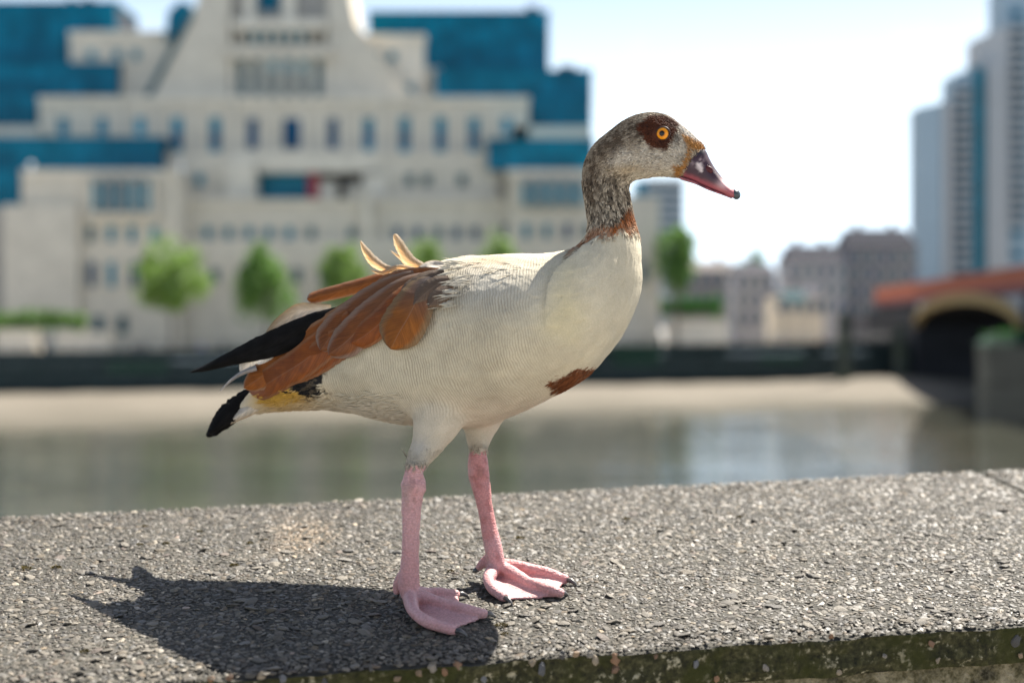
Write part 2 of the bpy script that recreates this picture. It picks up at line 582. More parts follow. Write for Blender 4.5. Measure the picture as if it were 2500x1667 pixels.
# middle tier with the deep recess
rect('stone_block', 380, 372, 560, 492, 203, 14, M['cream'])
rect('stone_block', 930, 372, 1215, 492, 203, 14, M['cream'])
rect('stone_block', 560, 372, 930, 420, 203.2, 14, M['pale'])
rect('recess_back', 560, 420, 930, 492, 208, 9, M['black'])
rect('pier', 548, 395, 622, 492, 202.2, 5.5, M['pale'])
rect('pier', 886, 425, 945, 492, 202.2, 5.5, M['pale'])
rect('recess_pane', 632, 424, 750, 458, 206, .4, PN[0])
rect('recess_pane', 632, 459, 750, 495, 206, .4, M['glass'][0])
rect('red_panel', 752, 420, 778, 498, 205, .5, M['redpanel'])
rect('inner_pier', 779, 442, 822, 495, 204.4, 3, M['cream'])
rect('inner_pier', 846, 450, 884, 495, 204.4, 3, M['cream'])
for xc, p in ((445, 3), (488, 0), (1000, 3), (1042, 3), (1128, 3)):
    window(xc, 425, 455, 22, 203, PN[p])
# terrace tier with the tall windows
rect('stone_block', 95, 246, 1290, 385, 206, 16, M['cream'])
rect('cornice', 92, 236, 1293, 250, 205.4, 3, M['pale'])
for xc, wd, y0, y1, p in ((155, 26, 287, 332, 0), (250, 26, 287, 332, 0), (343, 26, 287, 332, 2), (433, 28, 286, 382, 0), (526, 28, 286, 382, 0), (617, 27, 290, 364, 1), (714, 46, 290, 364, 1),
                          (813, 27, 290, 364, 1), (900, 27, 288, 368, 0), (988, 27, 286, 382, 0), (1075, 27, 286, 382, 0), (1157, 27, 286, 382, 0), (1237, 24, 286, 330, 2)):
    window(xc, y0, y1, wd, 206, PN[p], 'pale')
    if y1 > 366:
        rect('window_mullion', xc - wd / 2 + 2, (y0 + y1) / 2 - 8, xc + wd / 2 - 2, (y0 + y1) / 2 + 20, 205.93, .05, PN[1])
for k in range(14):
    x = 108 + k * 92 - (12 if k > 6 else 0)
    if x < 1280: rect('pilaster', x - 6, 252, x + 6, 384, 205.6, .6, M['pale'])
# upper blocks
rect('stone_block', 170, 84, 420, 240, 211, 14, M['cream'])
rect('cornice', 167, 76, 423, 88, 210.6, 3, M['pale'])
for xc in (225, 288, 332):
    window(xc, 122, 148, 20, 211, PN[2 if xc == 225 else 0])
rect('stone_block', 850, 92, 1035, 240, 211, 14, M['pale'])
rect('cornice', 848, 84, 1038, 96, 210.6, 3, M['pale'])
for xc in (920, 958):
    window(xc, 128, 152, 20, 211, PN[0])
window(1002, 205, 228, 20, 211, PN[0])
# central tower with sloping shoulders and the columned bay
def prism(name, pts, Y, depth, mat):
    q = [W(x, y, Y) for x, y in pts]
    return MB().prism([(p.x, p.z) for p in q], Y, Y + depth).build(name, mat, ob)
prism('tower_block', [(360, 238), (560, 238), (560, -60), (500, -60), (470, 40)], 208.5, 15, M['cream'])
prism('tower_block', [(800, 238), (1010, 238), (960, 180), (868, 60), (845, -60), (800, -60)], 208.5, 15, M['cream'])
rect('tower_block', 560, -60, 800, 238, 210, 13, M['grey_stone'])
prism('glass_shoulder', [(402, 100), (450, 60), (462, 10), (440, 2), (410, 30)], 209.5, 9, M['glass'][0])
prism('glass_edge', [(352, 236), (368, 236), (470, 40), (456, 40)], 208.1, 3, M['pane'][3])
for k in range(7):
    x = 566 + k * 37
    rect('column', x, 140, x + 14, 238, 208.2 - 1.5 * math.sin(math.pi * k / 6), 2, M['pale'])
    if k < 6:
        rect('bay_pane', x + 16, 146, x + 35, 175, 208.9 - 1.2 * math.sin(math.pi * (k + .5) / 6), .3, PN[(3, 3, 2, 0, 2, 3)[k]])
        rect('bay_pane', x + 16, 176, x + 35, 236, 208.9 - 1.2 * math.sin(math.pi * (k + .5) / 6), .3, PN[3])
rect('bay_ring', 556, 112, 806, 140, 206.6, 4, M['cream'])
for k in range(8):
    x = 572 + k * 29
    rect('column', x, 72, x + 9, 110, 208.6 - 1.0 * math.sin(math.pi * k / 7), 1.4, M['cream'])
    if 1 <= k < 6:
        rect('bay_pane', x + 10, 78, x + 28, 104, 209, .3, PN[2])
rect('bay_ring', 566, 48, 796, 72, 207.2, 4, M['pale'])
rect('tower_window', 632, -40, 680, 26, 209.6, .3, M['glass'][1])
rect('tower_rib', 690, -60, 720, 48, 208.8, 2, M['pale'])
rect('tower_rib', 596, -60, 622, 48, 208.8, 2, M['pale'])
rect('stone_block', 1020, 166, 1075, 246, 212.5, 8, M['cream'])
rect('stone_block', 1180, 340, 1270, 500, 204.5, 8, M['cream'])
rect('stone_block', 380, 230, 470, 420, 207.5, 8, M['cream'])
# glass wings
glass_wall(-60, 10, 285, 160, 213, 12)
glass_wall(-60, 160, 290, 232, 209.5, 14)
glass_wall(-60, 232, 92, 306, 207.5, 14)
rect('stone_band', -60, 308, 95, 340, 205, 12, M['cream'])
glass_wall(-60, 341, 398, 414, 201, 13)
glass_wall(-60, 415, 48, 505, 200, 12)
rect('stone_block', -80, 506, 8, 870, 199.5, 12, M['grey_stone'])
glass_wall(900, 34, 1340, 176, 214, 12)
glass_wall(1062, 177, 1445, 240, 210.5, 14)
glass_wall(1292, 240, 1445, 308, 209, 14)
rect('stone_band', 1232, 309, 1446, 344, 206, 12, M['cream'])
glass_wall(1190, 345, 1452, 414, 201, 13)
for (x, y) in ((75, 410), (442, 410)):
    Yl = 195.5 if y > 400 else 205
    p = W(x, y, Yl)
    s = 'low left roof corner' if x == 75 else 'parapet left of the red panel' if x == 442 else None
    MB().sphere((p.x, p.y, p.z + .3), .34).tube([(p.x, p.y, p.z - 1.2), (p.x, p.y, p.z)], .12).build('globe_finial', M['white'], ob, True)
for (x0, x1, y) in ((165, 180, 8), (205, 222, 6), (1285, 1315, 28), (1365, 1405, 172)):
    rect('roof_plant', x0, y - 12, x1, y + 2, 216, 3, M['slate'])

# ------------------------------------------------------------------ trees and hedges
def make_crown(c, r, n, leaf, seed):
    g = np.random.default_rng(seed)
    nc = 36
    cl = g.normal(size=(nc, 3)); cl /= np.linalg.norm(cl, axis=1)[:, None]
    cl *= (g.random((nc, 1)) ** .4) * .95
    cr = g.uniform(.2, .48, nc)
    k = g.integers(0, nc, n)
    d = g.normal(size=(n, 3)); d /= np.linalg.norm(d, axis=1)[:, None]
    P = cl[k] + d * (cr[k] * g.random(n) ** .35)[:, None]
    P = P * np.array(r) + np.array(c)
    a = g.normal(size=(n, 3)); a /= np.linalg.norm(a, axis=1)[:, None]
    b = np.cross(a, g.normal(size=(n, 3))); b /= np.linalg.norm(b, axis=1)[:, None]
    s = leaf * g.uniform(.6, 1.3, n)[:, None]
    V = np.stack([P - a * s, P + b * s * .5, P + a * s, P - b * s * .5], 1).reshape(-1, 3)
    T = np.arange(n * 4).reshape(n, 4)
    return V, T
def tree(name, label, x, ytop, ybot, wpx, Y, mat, seed, group='young trees on the far promenade', base=None):
    top, bot = W(x, ytop, Y), W(x, ybot, Y)
    rz = (top.z - bot.z) / 2; rx = wpx / 2 / F * Y
    base = PROM if base is None else base
    o = empty(name, (top.x, Y, base))
    tag(o, label, 'tree', group)
    cz = (top.z + bot.z) / 2 - base
    mb = MB()
    mb.tube([(0, 0, 0), (.08, .05, cz * .4), (0, 0, cz * .75), (.05, 0, cz + rz * .3)], [.24, .2, .16, .05], 8)
    for k in range(7):
        a = k * 2.4 + seed; h = cz * (.55 + .07 * k)
        mb.tube([(0, 0, h), (rx * .35 * math.cos(a), rx * .35 * math.sin(a), h + rz * .3), (rx * .7 * math.cos(a), rx * .7 * math.sin(a), h + rz * .55)], [.1, .06, .025], 6)
    link('trunk', mb.mesh('trunk', True), M['bark'], o)
    V, T = make_crown((0, 0, cz), (rx * 1.02, rx * 1.02, rz * 1.02), 4200, .32, seed)
    link('crown', np_mesh('crown', V, T, k=4), mat, o)
    return o
tree('plane_tree', 'round young green tree with forked top, nearest the left pavilion', 418, 598, 778, 168, 178, M['leaf'][0], 3)
tree('plane_tree', 'square-crowned bright green tree left of the raised tail feathers', 650, 585, 775, 158, 178, M['leaf'][1], 5)
tree('plane_tree', 'thin pale tree partly hidden just left of the raised beige feathers', 838, 600, 765, 120, 184, M['leaf'][0], 8)
tree('plane_tree', 'tree whose top shows above the goose back, beside the raised feathers', 1048, 592, 765, 125, 184, M['leaf'][0], 9)
tree('plane_tree', 'tree top peeping over the middle of the goose back', 1215, 588, 765, 110, 184, M['leaf'][0], 12)
tree('garden_tree', 'dark green tree standing alone right of the goose neck', 1648, 548, 700, 92, 195, M['leaf'][1], 15, 'trees right of the goose')
tree('garden_tree', 'small distant tree rising between low houses beneath the bill', 1838, 618, 745, 90, 330, M['leaf'][2], 19, 'trees right of the goose')
def hedge(label, x0, x1, y0, y1, Y, seed, mat):
    a, b = W(x0, y1, Y), W(x1, y0, Y)
    c = (a + b) / 2
    o = empty('hedge', (c.x, Y, a.z))
    tag(o, label, 'hedge', 'planting on the far promenade')
    g = np.random.default_rng(seed)
    V = []; T = []
    n = 7
    for k in range(n):
        xx = (k + .5) / n * (b.x - a.x) - (b.x - a.x) / 2
        v, t = make_crown((xx, 0, (b.z - a.z) * .5), ((b.x - a.x) / n * .8, 1.0, (b.z - a.z) * g.uniform(.45, .62)), 420, .25, seed + k)
        T.append(t + sum(len(q) for q in V)); V.append(v)
    link('foliage', np_mesh('foliage', np.vstack(V), np.vstack(T), k=4), mat, o)
    mb = MB()
    for k in range(n):
        xx = (k + .5) / n * (b.x - a.x) - (b.x - a.x) / 2
        mb.tube([(xx, 0, -.9), (xx + .1, 0, (b.z - a.z) * .5)], [.06, .03], 6)
    link('stems', mb.mesh('stems'), M['bark'], o)
hedge('low green hedge along the promenade at the left edge', -15, 205, 758, 805, 174.5, 31, M['leaf'][1])
hedge('low shrubs in front of the small tree right of the goose', 1605, 1760, 728, 772, 199, 51, M['leaf'][2])

# ------------------------------------------------------------------ people by the far wall
def person_mesh(seed):
    g = random.Random(seed)
    mb = MB()
    st = g.uniform(-.08, .08)
    for s in (-1, 1):
        mb.tube([(s * .09, st * s, .03), (s * .1, st * s * .6, .45), (s * .1, 0, .88)], [.055, .07, .095], 10)
        mb.tube([(s * .09, st * s + .03, .04), (s * .09, st * s - .15, .035)], [.05, .04], 8)
        mb.tube([(s * .19, 0, 1.42), (s * .25, .03, 1.12), (s * .23, -.08 - .06 * g.random(), .85)], [.06, .05, .035], 8)
    mb.tube([(0, 0, .85), (0, 0, 1.0), (0, 0, 1.25), (0, 0, 1.42), (0, 0, 1.5)], [.17, .16, .19, .17, .07], 12)
    mb.tube([(0, 0, 1.45), (0, -.01, 1.58)], [.055, .055], 8)
    mb.sphere((0, -.02, 1.65), (.08, .1, .12), 12, 8)
    mb.sphere((0, -.11, 1.64), (.015, .025, .02), 6, 4)
    o = link('person_tmp', mb.mesh('person_tmp'))
    md = o.modifiers.new('r', 'REMESH'); md.mode = 'VOXEL'; md.voxel_size = .022
    sm = o.modifiers.new('s', 'SMOOTH'); sm.iterations = 3
    me = bpy.data.meshes.new_from_object(o.evaluated_get(bpy.context.evaluated_depsgraph_get()))
    bpy.data.objects.remove(o)
    me.polygons.foreach_set('use_smooth', [True] * len(me.polygons))
    return me
def person_mat(name, topc, legc):
    m = Mat(name, topc, .8, .2)
    sep = m.n('SeparateXYZ'); m.l(m.coord(), sep.inputs[0])
    z = sep.outputs['Z']
    c = m.mix(m.math('GREATER_THAN', z, .9), legc, topc)
    c = m.mix(m.math('GREATER_THAN', z, 1.49), c, (.45, .28, .2))
    c = m.mix(m.math('GREATER_THAN', z, 1.69), c, (.04, .03, .025))
    m.color(c)
    return m
ppl = [person_mesh(1), person_mesh(2), person_mesh(3)]
people = [(108, (.03, .04, .08), (.03, .03, .05), 'person in dark navy clothes at the far wall, leftmost of all'),
          (332, (.05, .06, .09), (.04, .05, .09), 'person in dark jacket at the far wall below the round young tree'),
          (352, (.03, .035, .06), (.05, .05, .07), 'person in black beside another under the round young tree'),
          (492, (.45, .45, .62), (.05, .06, .12), 'person in pale lilac top by the far wall, left of the black wing tip'),
          (545, (.04, .05, .1), (.03, .03, .05), 'person in navy at the far wall, just above the black wing tip'),
          (1612, (.05, .05, .1), (.04, .04, .06), 'person in dark coat right of the goose breast, before the shrubs'),
          (1800, (.05, .06, .11), (.04, .05, .1), 'person in dark blue near the pale planter right of the goose'),
          (1905, (.5, .48, .5), (.05, .05, .1), 'person in pale top among the low houses, right of the goose'),
          (2005, (.12, .05, .06), (.04, .05, .1), 'person in dark red top left of the weedy timber post')]
for i, (x, tc, lc, lab) in enumerate(people):
    u = (x - 1250) / F
    Xp = 0
    for _ in range(20):
        Xp = u * (wally(Xp) + 2.6)
    me = ppl[i % 3].copy()
    o = link('person', me, person_mat('clothes', tc, lc), None, (Xp, wally(Xp) + 2.6, prom_z(Xp)))
    o.scale = (1, 1, random.uniform(.95, 1.08))
    tag(o, lab, 'person', 'people on the far promenade')

# ------------------------------------------------------------------ right: distant block, low houses, tower, bridge
dt = empty('office_tower', (W(1625, 790, 420).x, 420, PROM))
tag(dt, 'pale grey banded office tower far away right of the goose neck', 'building')
rect('wall', 1578, 442, 1670, 800, 420, 25, M['hazy'], dt)
for k in range(11):
    y = 452 + k * 22
    rect('window_band', 1581, y, 1667, y + 10, 419.6, .5, M['pane'][3], dt)
rect('roof', 1576, 436, 1672, 443, 419.5, 26, M['grey_stone'], dt)

def house(label, x0, x1, yw, yr, Y, wall, roof, nwin, rows, chim=1, base=815):
    o = empty('terrace_house', (W((x0 + x1) / 2, 790, Y).x, Y, PROM))
    tag(o, label, 'building', 'low buildings beyond the wall at right')
    rect('wall', x0, yw, x1, 870, Y, 7, M[wall], o)
    a, b = W(x0 - 3, yw, Y), W(x1 + 3, yr, Y)
    h = b.z - a.z; ins = min(3.0, (b.x - a.x) * .12)
    rf = MB().hexa([(a.x, Y - .4, a.z), (b.x, Y - .4, a.z), (b.x, Y + 7.4, a.z), (a.x, Y + 7.4, a.z),
                    (a.x + ins, Y + 2.5, b.z), (b.x - ins, Y + 2.5, b.z), (b.x - ins, Y + 5, b.z), (a.x + ins, Y + 5, b.z)]).build('roof', M[roof], o)
    for k in range(chim):
        xc = x0 + (x1 - x0) * (k + .6) / (chim + .2)
        p = W(xc, yr, Y)
        MB().box((p.x - .5, Y + 3, p.z - .4), (p.x + .5, Y + 4.2, p.z + 1.0)).build('chimney', M['brick'], rf)
    for r_ in range(rows):
        for k in range(nwin):
            xc = x0 + (x1 - x0) * (k + .5) / nwin
            y0 = yw + 12 + r_ * 42
            window(xc, y0, y0 + 24, min(14, (x1 - x0) / nwin * .45), Y, M['pane'][3 if (k + r_) % 3 else 1], 'render_w', o)
    return o
house('low pinkish house row far back just right of the lone tree', 1650, 1800, 660, 636, 300, 'brick', 'brick', 6, 2, 2)
house('pale rendered house under the tip of the bill, with slate roof', 1790, 1895, 668, 642, 265, 'render_w', 'slate', 4, 3, 1)
house('white and grey house with tall slate mansard, left of the bigger brick block', 1915, 2060, 640, 596, 250, 'render_w', 'slate', 5, 3, 2)
house('taller brown block with dark stepped roof beside the pale tower', 2055, 2240, 605, 556, 258, 'brick', 'slate', 6, 4, 2)
house('small pale riverside pub building in front of the mansard house', 1890, 2010, 725, 700, 222, 'cream', 'slate', 4, 1, 1)
# lean wall of site hoarding and awning below the houses
aw = empty('awning', (W(1975, 760, 215).x, 215, PROM))
tag(aw, 'dark green sloping awning before the pale riverside pub', 'awning')
a, b = W(1905, 738, 215), W(1965, 710, 215)
MB().hexa([(a.x, 213, a.z), (b.x, 213, a.z), (b.x, 216, b.z - .1), (a.x, 216, b.z - .1), (a.x, 213, a.z + .12), (b.x, 213, a.z + .12), (b.x, 216, b.z), (a.x, 216, b.z)]).build('canvas', M['canvas'], aw)
for xx in (a.x + .1, b.x - .1):
    MB().tube([(xx, 213.1, PROM), (xx, 213.1, a.z)], .06).build('pole', M['steel'], aw)

TY = 290.0
tw = empty('apartment_tower', (W(2400, 790, TY).x, TY, PROM))
tag(tw, 'tall stepped pale apartment tower with teal glass strip at the right edge', 'building')
def trect(name, x0, y0l, y0r, x1, Y, depth, mat):
    q = [W(x0, 860, Y), W(x1, 860, Y), W(x1, y0r, Y), W(x0, y0l, Y)]
    q[0].z = q[1].z = PROM
    return MB().prism([(p.x, p.z) for p in q], Y, Y + depth).build(name, mat, tw)
trect('tower_wing', 2244, 262, 246, 2318, TY, 7, M['tower'])
trect('roof_cap', 2240, 266, 250, 2300, TY - .6, .5, M['tower'])
trect('tower_wing', 2324, 186, 158, 2384, TY + 4, 7, M['tower'])
trect('tower_wing', 2386, 94, 60, 2462, TY + 8, 7, M['towerw'])
trect('tower_wing', 2444, -30, -60, 2560, TY + 14, 8, M['tower'])
rect('glass_strip', 2378, 165, 2402, 800, TY + 3.4, 3, M['tealstrip'], tw)
rect('pale_pier', 2304, 250, 2322, 800, TY - .7, 2, M['towerw'], tw)
rect('pale_pier', 2408, 150, 2450, 800, TY + 6.5, 2, M['towerw'], tw)
for k in range(21):
    y = 205 + k * 24
    for (x0, x1, Y, yt) in ((2326, 2374, TY + 3, 190), (2464, 2512, TY + 9, 40)):
        yy = y if yt > 100 else y - 150
        if yy > yt:
            rect('balcony', x0, yy + 12, x1, yy + 19, Y - 1.2, 2.2, M['towerw'], tw)
            rect('balcony_window', x0 + 3, yy - 3, x1 - 3, yy + 11, Y + .7, .5, M['bpane'][k % 2], tw)
    if y > 270:
        for xc in (2246, 2268, 2290):
            rect('tower_pane', xc - 7, y, xc + 7, y + 14, TY - .15, .3, M['pane'][3 if (k + xc) % 5 else 2], tw)
for k in range(15):
    rect('tower_pane', 2470, 22 + k * 49, 2496, 42 + k * 49, TY + 13.7, .5, M['glass'][0], tw)

# road bridge: runs from the far bank towards this bank at the right
br = empty('road_bridge', (48, 170, 0))
tag(br, 'red and yellow arched road bridge over the river at the right edge', 'bridge')
def brx(Y): return 46 + (Y - 138) * 8 / 82
YA, YB = 96.0, 232.0
ZD = CAMZ + 5.0
def bar(name, y0, y1, z0, z1, x_off0, x_off1, mat):
    return MB().hexa([(brx(y0) + x_off0, y0, z0), (brx(y0) + x_off1, y0, z0), (brx(y1) + x_off1, y1, z0), (brx(y1) + x_off0, y1, z0),
                      (brx(y0) + x_off0, y0, z1), (brx(y0) + x_off1, y0, z1), (brx(y1) + x_off1, y1, z1), (brx(y1) + x_off0, y1, z1)]).build(name, mat, br)
npan = 18
for k in range(npan):
    y0 = YA + (YB - YA) * k / npan; y1 = YA + (YB - YA) * (k + 1) / npan - .25
    bar('parapet_panel', y0, y1, ZD - 1.6, ZD, 0, .5, M['red'])
bar('parapet_rail', YA, YB, ZD, ZD + .2, -.15, .65, M['red'])
bar('fascia', YA, YB, ZD - 2.3, ZD - 1.62, -.25, .4, M['plum'])
bar('deck', YA, YB, ZD - 2.9, ZD - 2.32, .42, 24, M['darkstone'])
bar('far_parapet', YA, YB, ZD - 1.6, ZD, 23.6, 24.1, M['red'])
# arch ring and spandrel wall
y_s, y_e, zc, zs = 138.0, 194.0, CAMZ + 2.2, CAMZ + .1
def arch(Y):
    t = (Y - y_s) / (y_e - y_s) * 2 - 1
    return zs - .7 + (zc - zs + .7) * math.sqrt(max(0, 1 - t * t))
na = 28
for k in range(na):
    ya = y_s + (y_e - y_s) * (.5 - .5 * math.cos(math.pi * k / na)); yb = y_s + (y_e - y_s) * (.5 - .5 * math.cos(math.pi * (k + 1) / na)) - .04
    def hx(name, off0, off1, f0, f1, mat):
        v = []
        for z in (0, 1):
            for (Y, xo) in ((ya, off0), (ya, off1), (yb, off1), (yb, off0)):
                v.append((brx(Y) + xo, Y, (f0 if z == 0 else f1)(Y)))
        return MB().hexa(v).build(name, mat, br)
    hx('arch_voussoir', -.35, .5, lambda Y: arch(Y), lambda Y: arch(Y) + 1.05, M['yellow'])
    hx('spandrel_panel', .1, .6, lambda Y: arch(Y) + 1.07, lambda Y: ZD - 2.32, M['hazy'])
    hx('soffit', .6, 24, lambda Y: arch(Y), lambda Y: arch(Y) + .5, M['darkstone'])
bar('abutment', y_e, YB + 8, -.5, ZD - 2.92, .0, 24, M['darkstone'])
bar('river_pier', y_s - 7, y_s, -.5, ZD - 2.92, .3, 24, M['darkstone'])
bar('river_pier_far_half', YA, y_s - 7.05, ZD - 6, ZD - 2.92, .3, 24, M['darkstone'])
# the low stone pier head with weed on it, in front of the bridge
ph = empty('pier_head', (W(2450, 960, 128).x, 128, 0))
tag(ph, 'square brown stone pier head with green weedy top below the bridge', 'pier')
a, b = W(2412, 968, 128), W(2580, 842, 128)
for c in range(4):
    z0 = -.3 + (b.z + .3) * c / 4; z1 = -.3 + (b.z + .3) * (c + 1) / 4 - .04
    MB().box((a.x - .05 * (c % 2), 128 - .06 * (c % 2), z0), (b.x, 131, z1)).build('stone_course', M['pierstone'], ph)
b2 = W(2580, 815, 128)
cap = MB().hexa([(a.x - .2, 127.8, b.z), (b.x, 127.8, b.z), (b.x, 131.2, b.z), (a.x - .2, 131.2, b.z), (a.x + .8, 128.6, b2.z), (b.x, 128.6, b2.z), (b.x, 130.4, b2.z), (a.x + .8, 130.4, b2.z)]).build('cap_stone', M['post'], ph)
v, t = make_crown(((a.x + b.x) / 2 - ph.location.x, 1.5, b2.z - .05), (2.6, 1.4, .35), 900, .16, 77)
link('weed', np_mesh('weed', v, t, k=4), M['leaf'][2], ph)
# weedy timber posts
for (x, y0, y1, wd, Y, lab) in ((2060, 762, 930, 36, 185, 'thick weedy timber mooring post before the dark wall, left of the pair'),
                               (2196, 792, 905, 30, 188, 'shorter weedy timber mooring post nearer the bridge, right of the pair')):
    p, q = W(x, y1, Y), W(x, y0, Y)
    r_ = wd / 2 / F * Y
    o = empty('mooring_post', (p.x, Y, -.4))
    tag(o, lab, 'post', 'mooring posts by the bridge')
    for k in range(3):
        an = k * 2.1
        MB().tube([(p.x + r_ * .5 * math.cos(an), Y + r_ * .5 * math.sin(an), -.4), (p.x + r_ * .45 * math.cos(an), Y + r_ * .45 * math.sin(an), q.z - .15 * k)], [r_ * .55, r_ * .5], 10).build('timber_pile', M['pile'], o)
    for z in (q.z * .35, q.z * .8):
        MB().tube([(p.x, Y, z), (p.x, Y, z + .3)], r_ * 1.06, 14).build('iron_band', M['steel'], o)
# ------------------------------------------------------------------ parapet with exposed-aggregate coping
CA, CC = -0.4754, 0.1316                       # coping top: z = CAMZ + CA + CC * y
PHI = math.atan(.194)
E = np.array([math.cos(PHI), math.sin(PHI)]); N = np.array([-math.sin(PHI), math.cos(PHI)])
O2 = np.array([0.0, 1.358])
CW = .597                                      # coping width
def top_z(y): return CAMZ + CA + CC * y
def cop(e, n, h=0.0):
    """point on the coping: e along the wall, n across it from the near edge, h above its top"""
    p = O2 + E * e + N * n
    return (p[0], p[1], top_z(p[1]) + h)
PAVE = top_z(1.358) - 1.05
sheet('pavement', [(-40, -30, PAVE), (40, -30, PAVE), (40, 1.4 + 40 * .194, PAVE), (-40, 1.4 - 40 * .194, PAVE)], mpave)

# near-edge wobble shared by slab and chips
def edge_wob(e):
    return .0022 * np.sin(e * 37.0) + .0016 * np.sin(e * 91.0 + 1.3) + .001 * np.sin(e * 230.0)

mcop = Mat('coping_mortar', (.10, .095, .08), .9, .3)
c1 = mcop.noise(9, 5, .6); c2 = mcop.noise(160, 4, .65); 
vor = mcop.n('TexVoronoi', feature='F1'); vor.inputs['Scale'].default_value = 170; mcop.l(mcop.coord(), vor.inputs['Vector'])
base = mcop.ramp(c2, [(.3, (.025, .0235, .019)), (.55, (.056, .052, .044)), (.8, (.092, .085, .072))])
mcop.color(mcop.mix(.55, base, mcop.ramp(c1, [(.35, (.036, .034, .027)), (.65, (.078, .073, .06))])))
mcop.bump(mcop.mix(.5, vor.outputs['Distance'], c2), .8, .002)

mface = Mat('mossy_face', (.05, .05, .03), .95, .15)
f1 = mface.noise(22, 6, .68); f2 = mface.noise(150, 5, .65); f3 = mface.noise(70, 3, .6)
fc = mface.ramp(f2, [(.32, (.012, .012, .008)), (.52, (.04, .038, .018)), (.68, (.085, .078, .04))])
lich = mface.ramp(mface.mix(.5, f2, f3), [(.56, 0.0), (.63, 1.0)])
fc = mface.mix(lich, fc, (.30, .27, .19))
moss = mface.ramp(f1, [(.45, 0.0), (.62, .8)])
fc = mface.mix(moss, fc, (.03, .032, .008))
mface.color(fc)
mface.bump(mface.mix(.6, f2, f3), 1.0, .004)
mwall = Mat('lichen_wall', (.12, .10, .06), .95, .15)
g1 = mwall.noise(30, 6, .7); g2 = mwall.noise(190, 4, .6)
gc = mwall.ramp(g1, [(.38, (.02, .018, .01)), (.5, (.10, .085, .04)), (.6, (.26, .22, .14)), (.7, (.34, .30, .22))])
mwall.color(mwall.mix(.4, gc, mwall.ramp(g2, [(.4, (.02, .018, .012)), (.7, (.3, .26, .18))])))
mwall.bump(g2, .9, .004)

pw = empty('parapet_wall', cop(0, CW / 2, -.038))
tag(pw, 'wide parapet with pebbly exposed aggregate coping that the goose stands on', 'parapet')
JX = .66                                       # the joint in the coping lies at this x
def slab(name, e0, e1):
    """coping slab with an uneven near edge"""
    ne, nn = max(8, int((e1 - e0) * 130)), 14
    V = []; 
    es = np.linspace(e0, e1, ne + 1)
    for e in es:
        for j in range(nn + 1):
            n = CW * j / nn
            w = edge_wob(e) * max(0, 1 - j / 2)
            hh = -.0035 if j in (0, nn) else 0.0
            V.append(cop(e, n + w, hh - .0008))
        # front face rows
        for q, (dn, dh) in enumerate(((.0005, -.007), (.0025, -.018), (.002, -.030), (.006, -.040))):
            V.append(cop(e, edge_wob(e) + dn + .0015 * math.sin(e * 60 + q * 2), dh))
        V.append(cop(e, CW - .004, -.040))
    k = nn + 1 + 5
    Fq, mi = [], []
    for i in range(ne):
        a, b = i * k, (i + 1) * k
        for j in range(nn):
            Fq.append((a + j, b + j, b + j + 1, a + j + 1)); mi.append(0)
        chain = [0, nn + 1, nn + 2, nn + 3, nn + 4, nn + 5, nn]
        for c in range(len(chain) - 1):
            Fq.append((a + chain[c], a + chain[c + 1], b + chain[c + 1], b + chain[c])); mi.append(1)
    ring = lambda a: [a + j for j in range(nn + 1)] + [a + nn + 5, a + nn + 4, a + nn + 3, a + nn + 2, a + nn + 1]
    Fq.append(tuple(ring(0)[::-1])); mi.append(1)
    Fq.append(tuple(ring(ne * k))); mi.append(1)
    o = pw.location
    me = bpy.data.meshes.new(name)
    me.from_pydata([(p[0] - o.x, p[1] - o.y, p[2] - o.z) for p in V], [], Fq)
    me.materials.append(mcop.m); me.materials.append(mface.m)
    me.polygons.foreach_set('material_index', mi)
    me.update()
    return link(name, me, None, pw)
eJ = .66 / math.cos(PHI) + .090
cs = slab('coping_slab', -2.6, eJ)
cs2 = slab('coping_slab', eJ + .005, 3.2)
# wall body under the coping, set back
mb = MB()
def wpt(e, n, z):
    p = O2 + E * e + N * n
    return (p[0], p[1], z)
for (e0, e1) in ((-2.6, -1.4), (-1.39, -.2), (-.19, 1.0), (1.01, 3.2)):
    z1a, z1b = cop(e0, .0, -.0405)[2], cop(e1, .0, -.0405)[2]
    z2a, z2b = cop(e0, CW, -.0405)[2], cop(e1, CW, -.0405)[2]
    MB().hexa([wpt(e0, .013, PAVE - .05), wpt(e1, .013, PAVE - .05), wpt(e1, CW - .05, -1), wpt(e0, CW - .05, -1),
               wpt(e0, .013, z1a), wpt(e1, .013, z1b), wpt(e1, CW - .05, z2b - .006), wpt(e0, CW - .05, z2a - .006)]).build('wall_block', mwall, pw)

# ---- pebbles: one faceted shape set, thousands in one mesh, the largest as parts
ico = bmesh.new(); bmesh.ops.create_icosphere(ico, subdivisions=1, radius=1.0)
IV = np.array([v.co[:] for v in ico.verts]); IF = np.array([[v.index for v in f.verts] for f in ico.faces]); ico.free()
ico = bmesh.new(); bmesh.ops.create_icosphere(ico, subdivisions=2, radius=1.0)
IV2 = np.array([v.co[:] for v in ico.verts]); IF2 = np.array([[v.index for v in f.verts] for f in ico.faces]); ico.free()
def pebble_shape(iv, g):
    v = iv * (1 + g.uniform(-.22, .22, (len(iv), 1)))
    for _ in range(3):                         # broken flat faces
        d = g.normal(size=3); d[2] = abs(d[2]) + .3; d /= np.linalg.norm(d)
        c = g.uniform(.45, .8)
        s = v @ d
        v = v - np.outer(np.maximum(s - c, 0), d)
    return v
SH = [pebble_shape(IV, rng) for _ in range(16)]
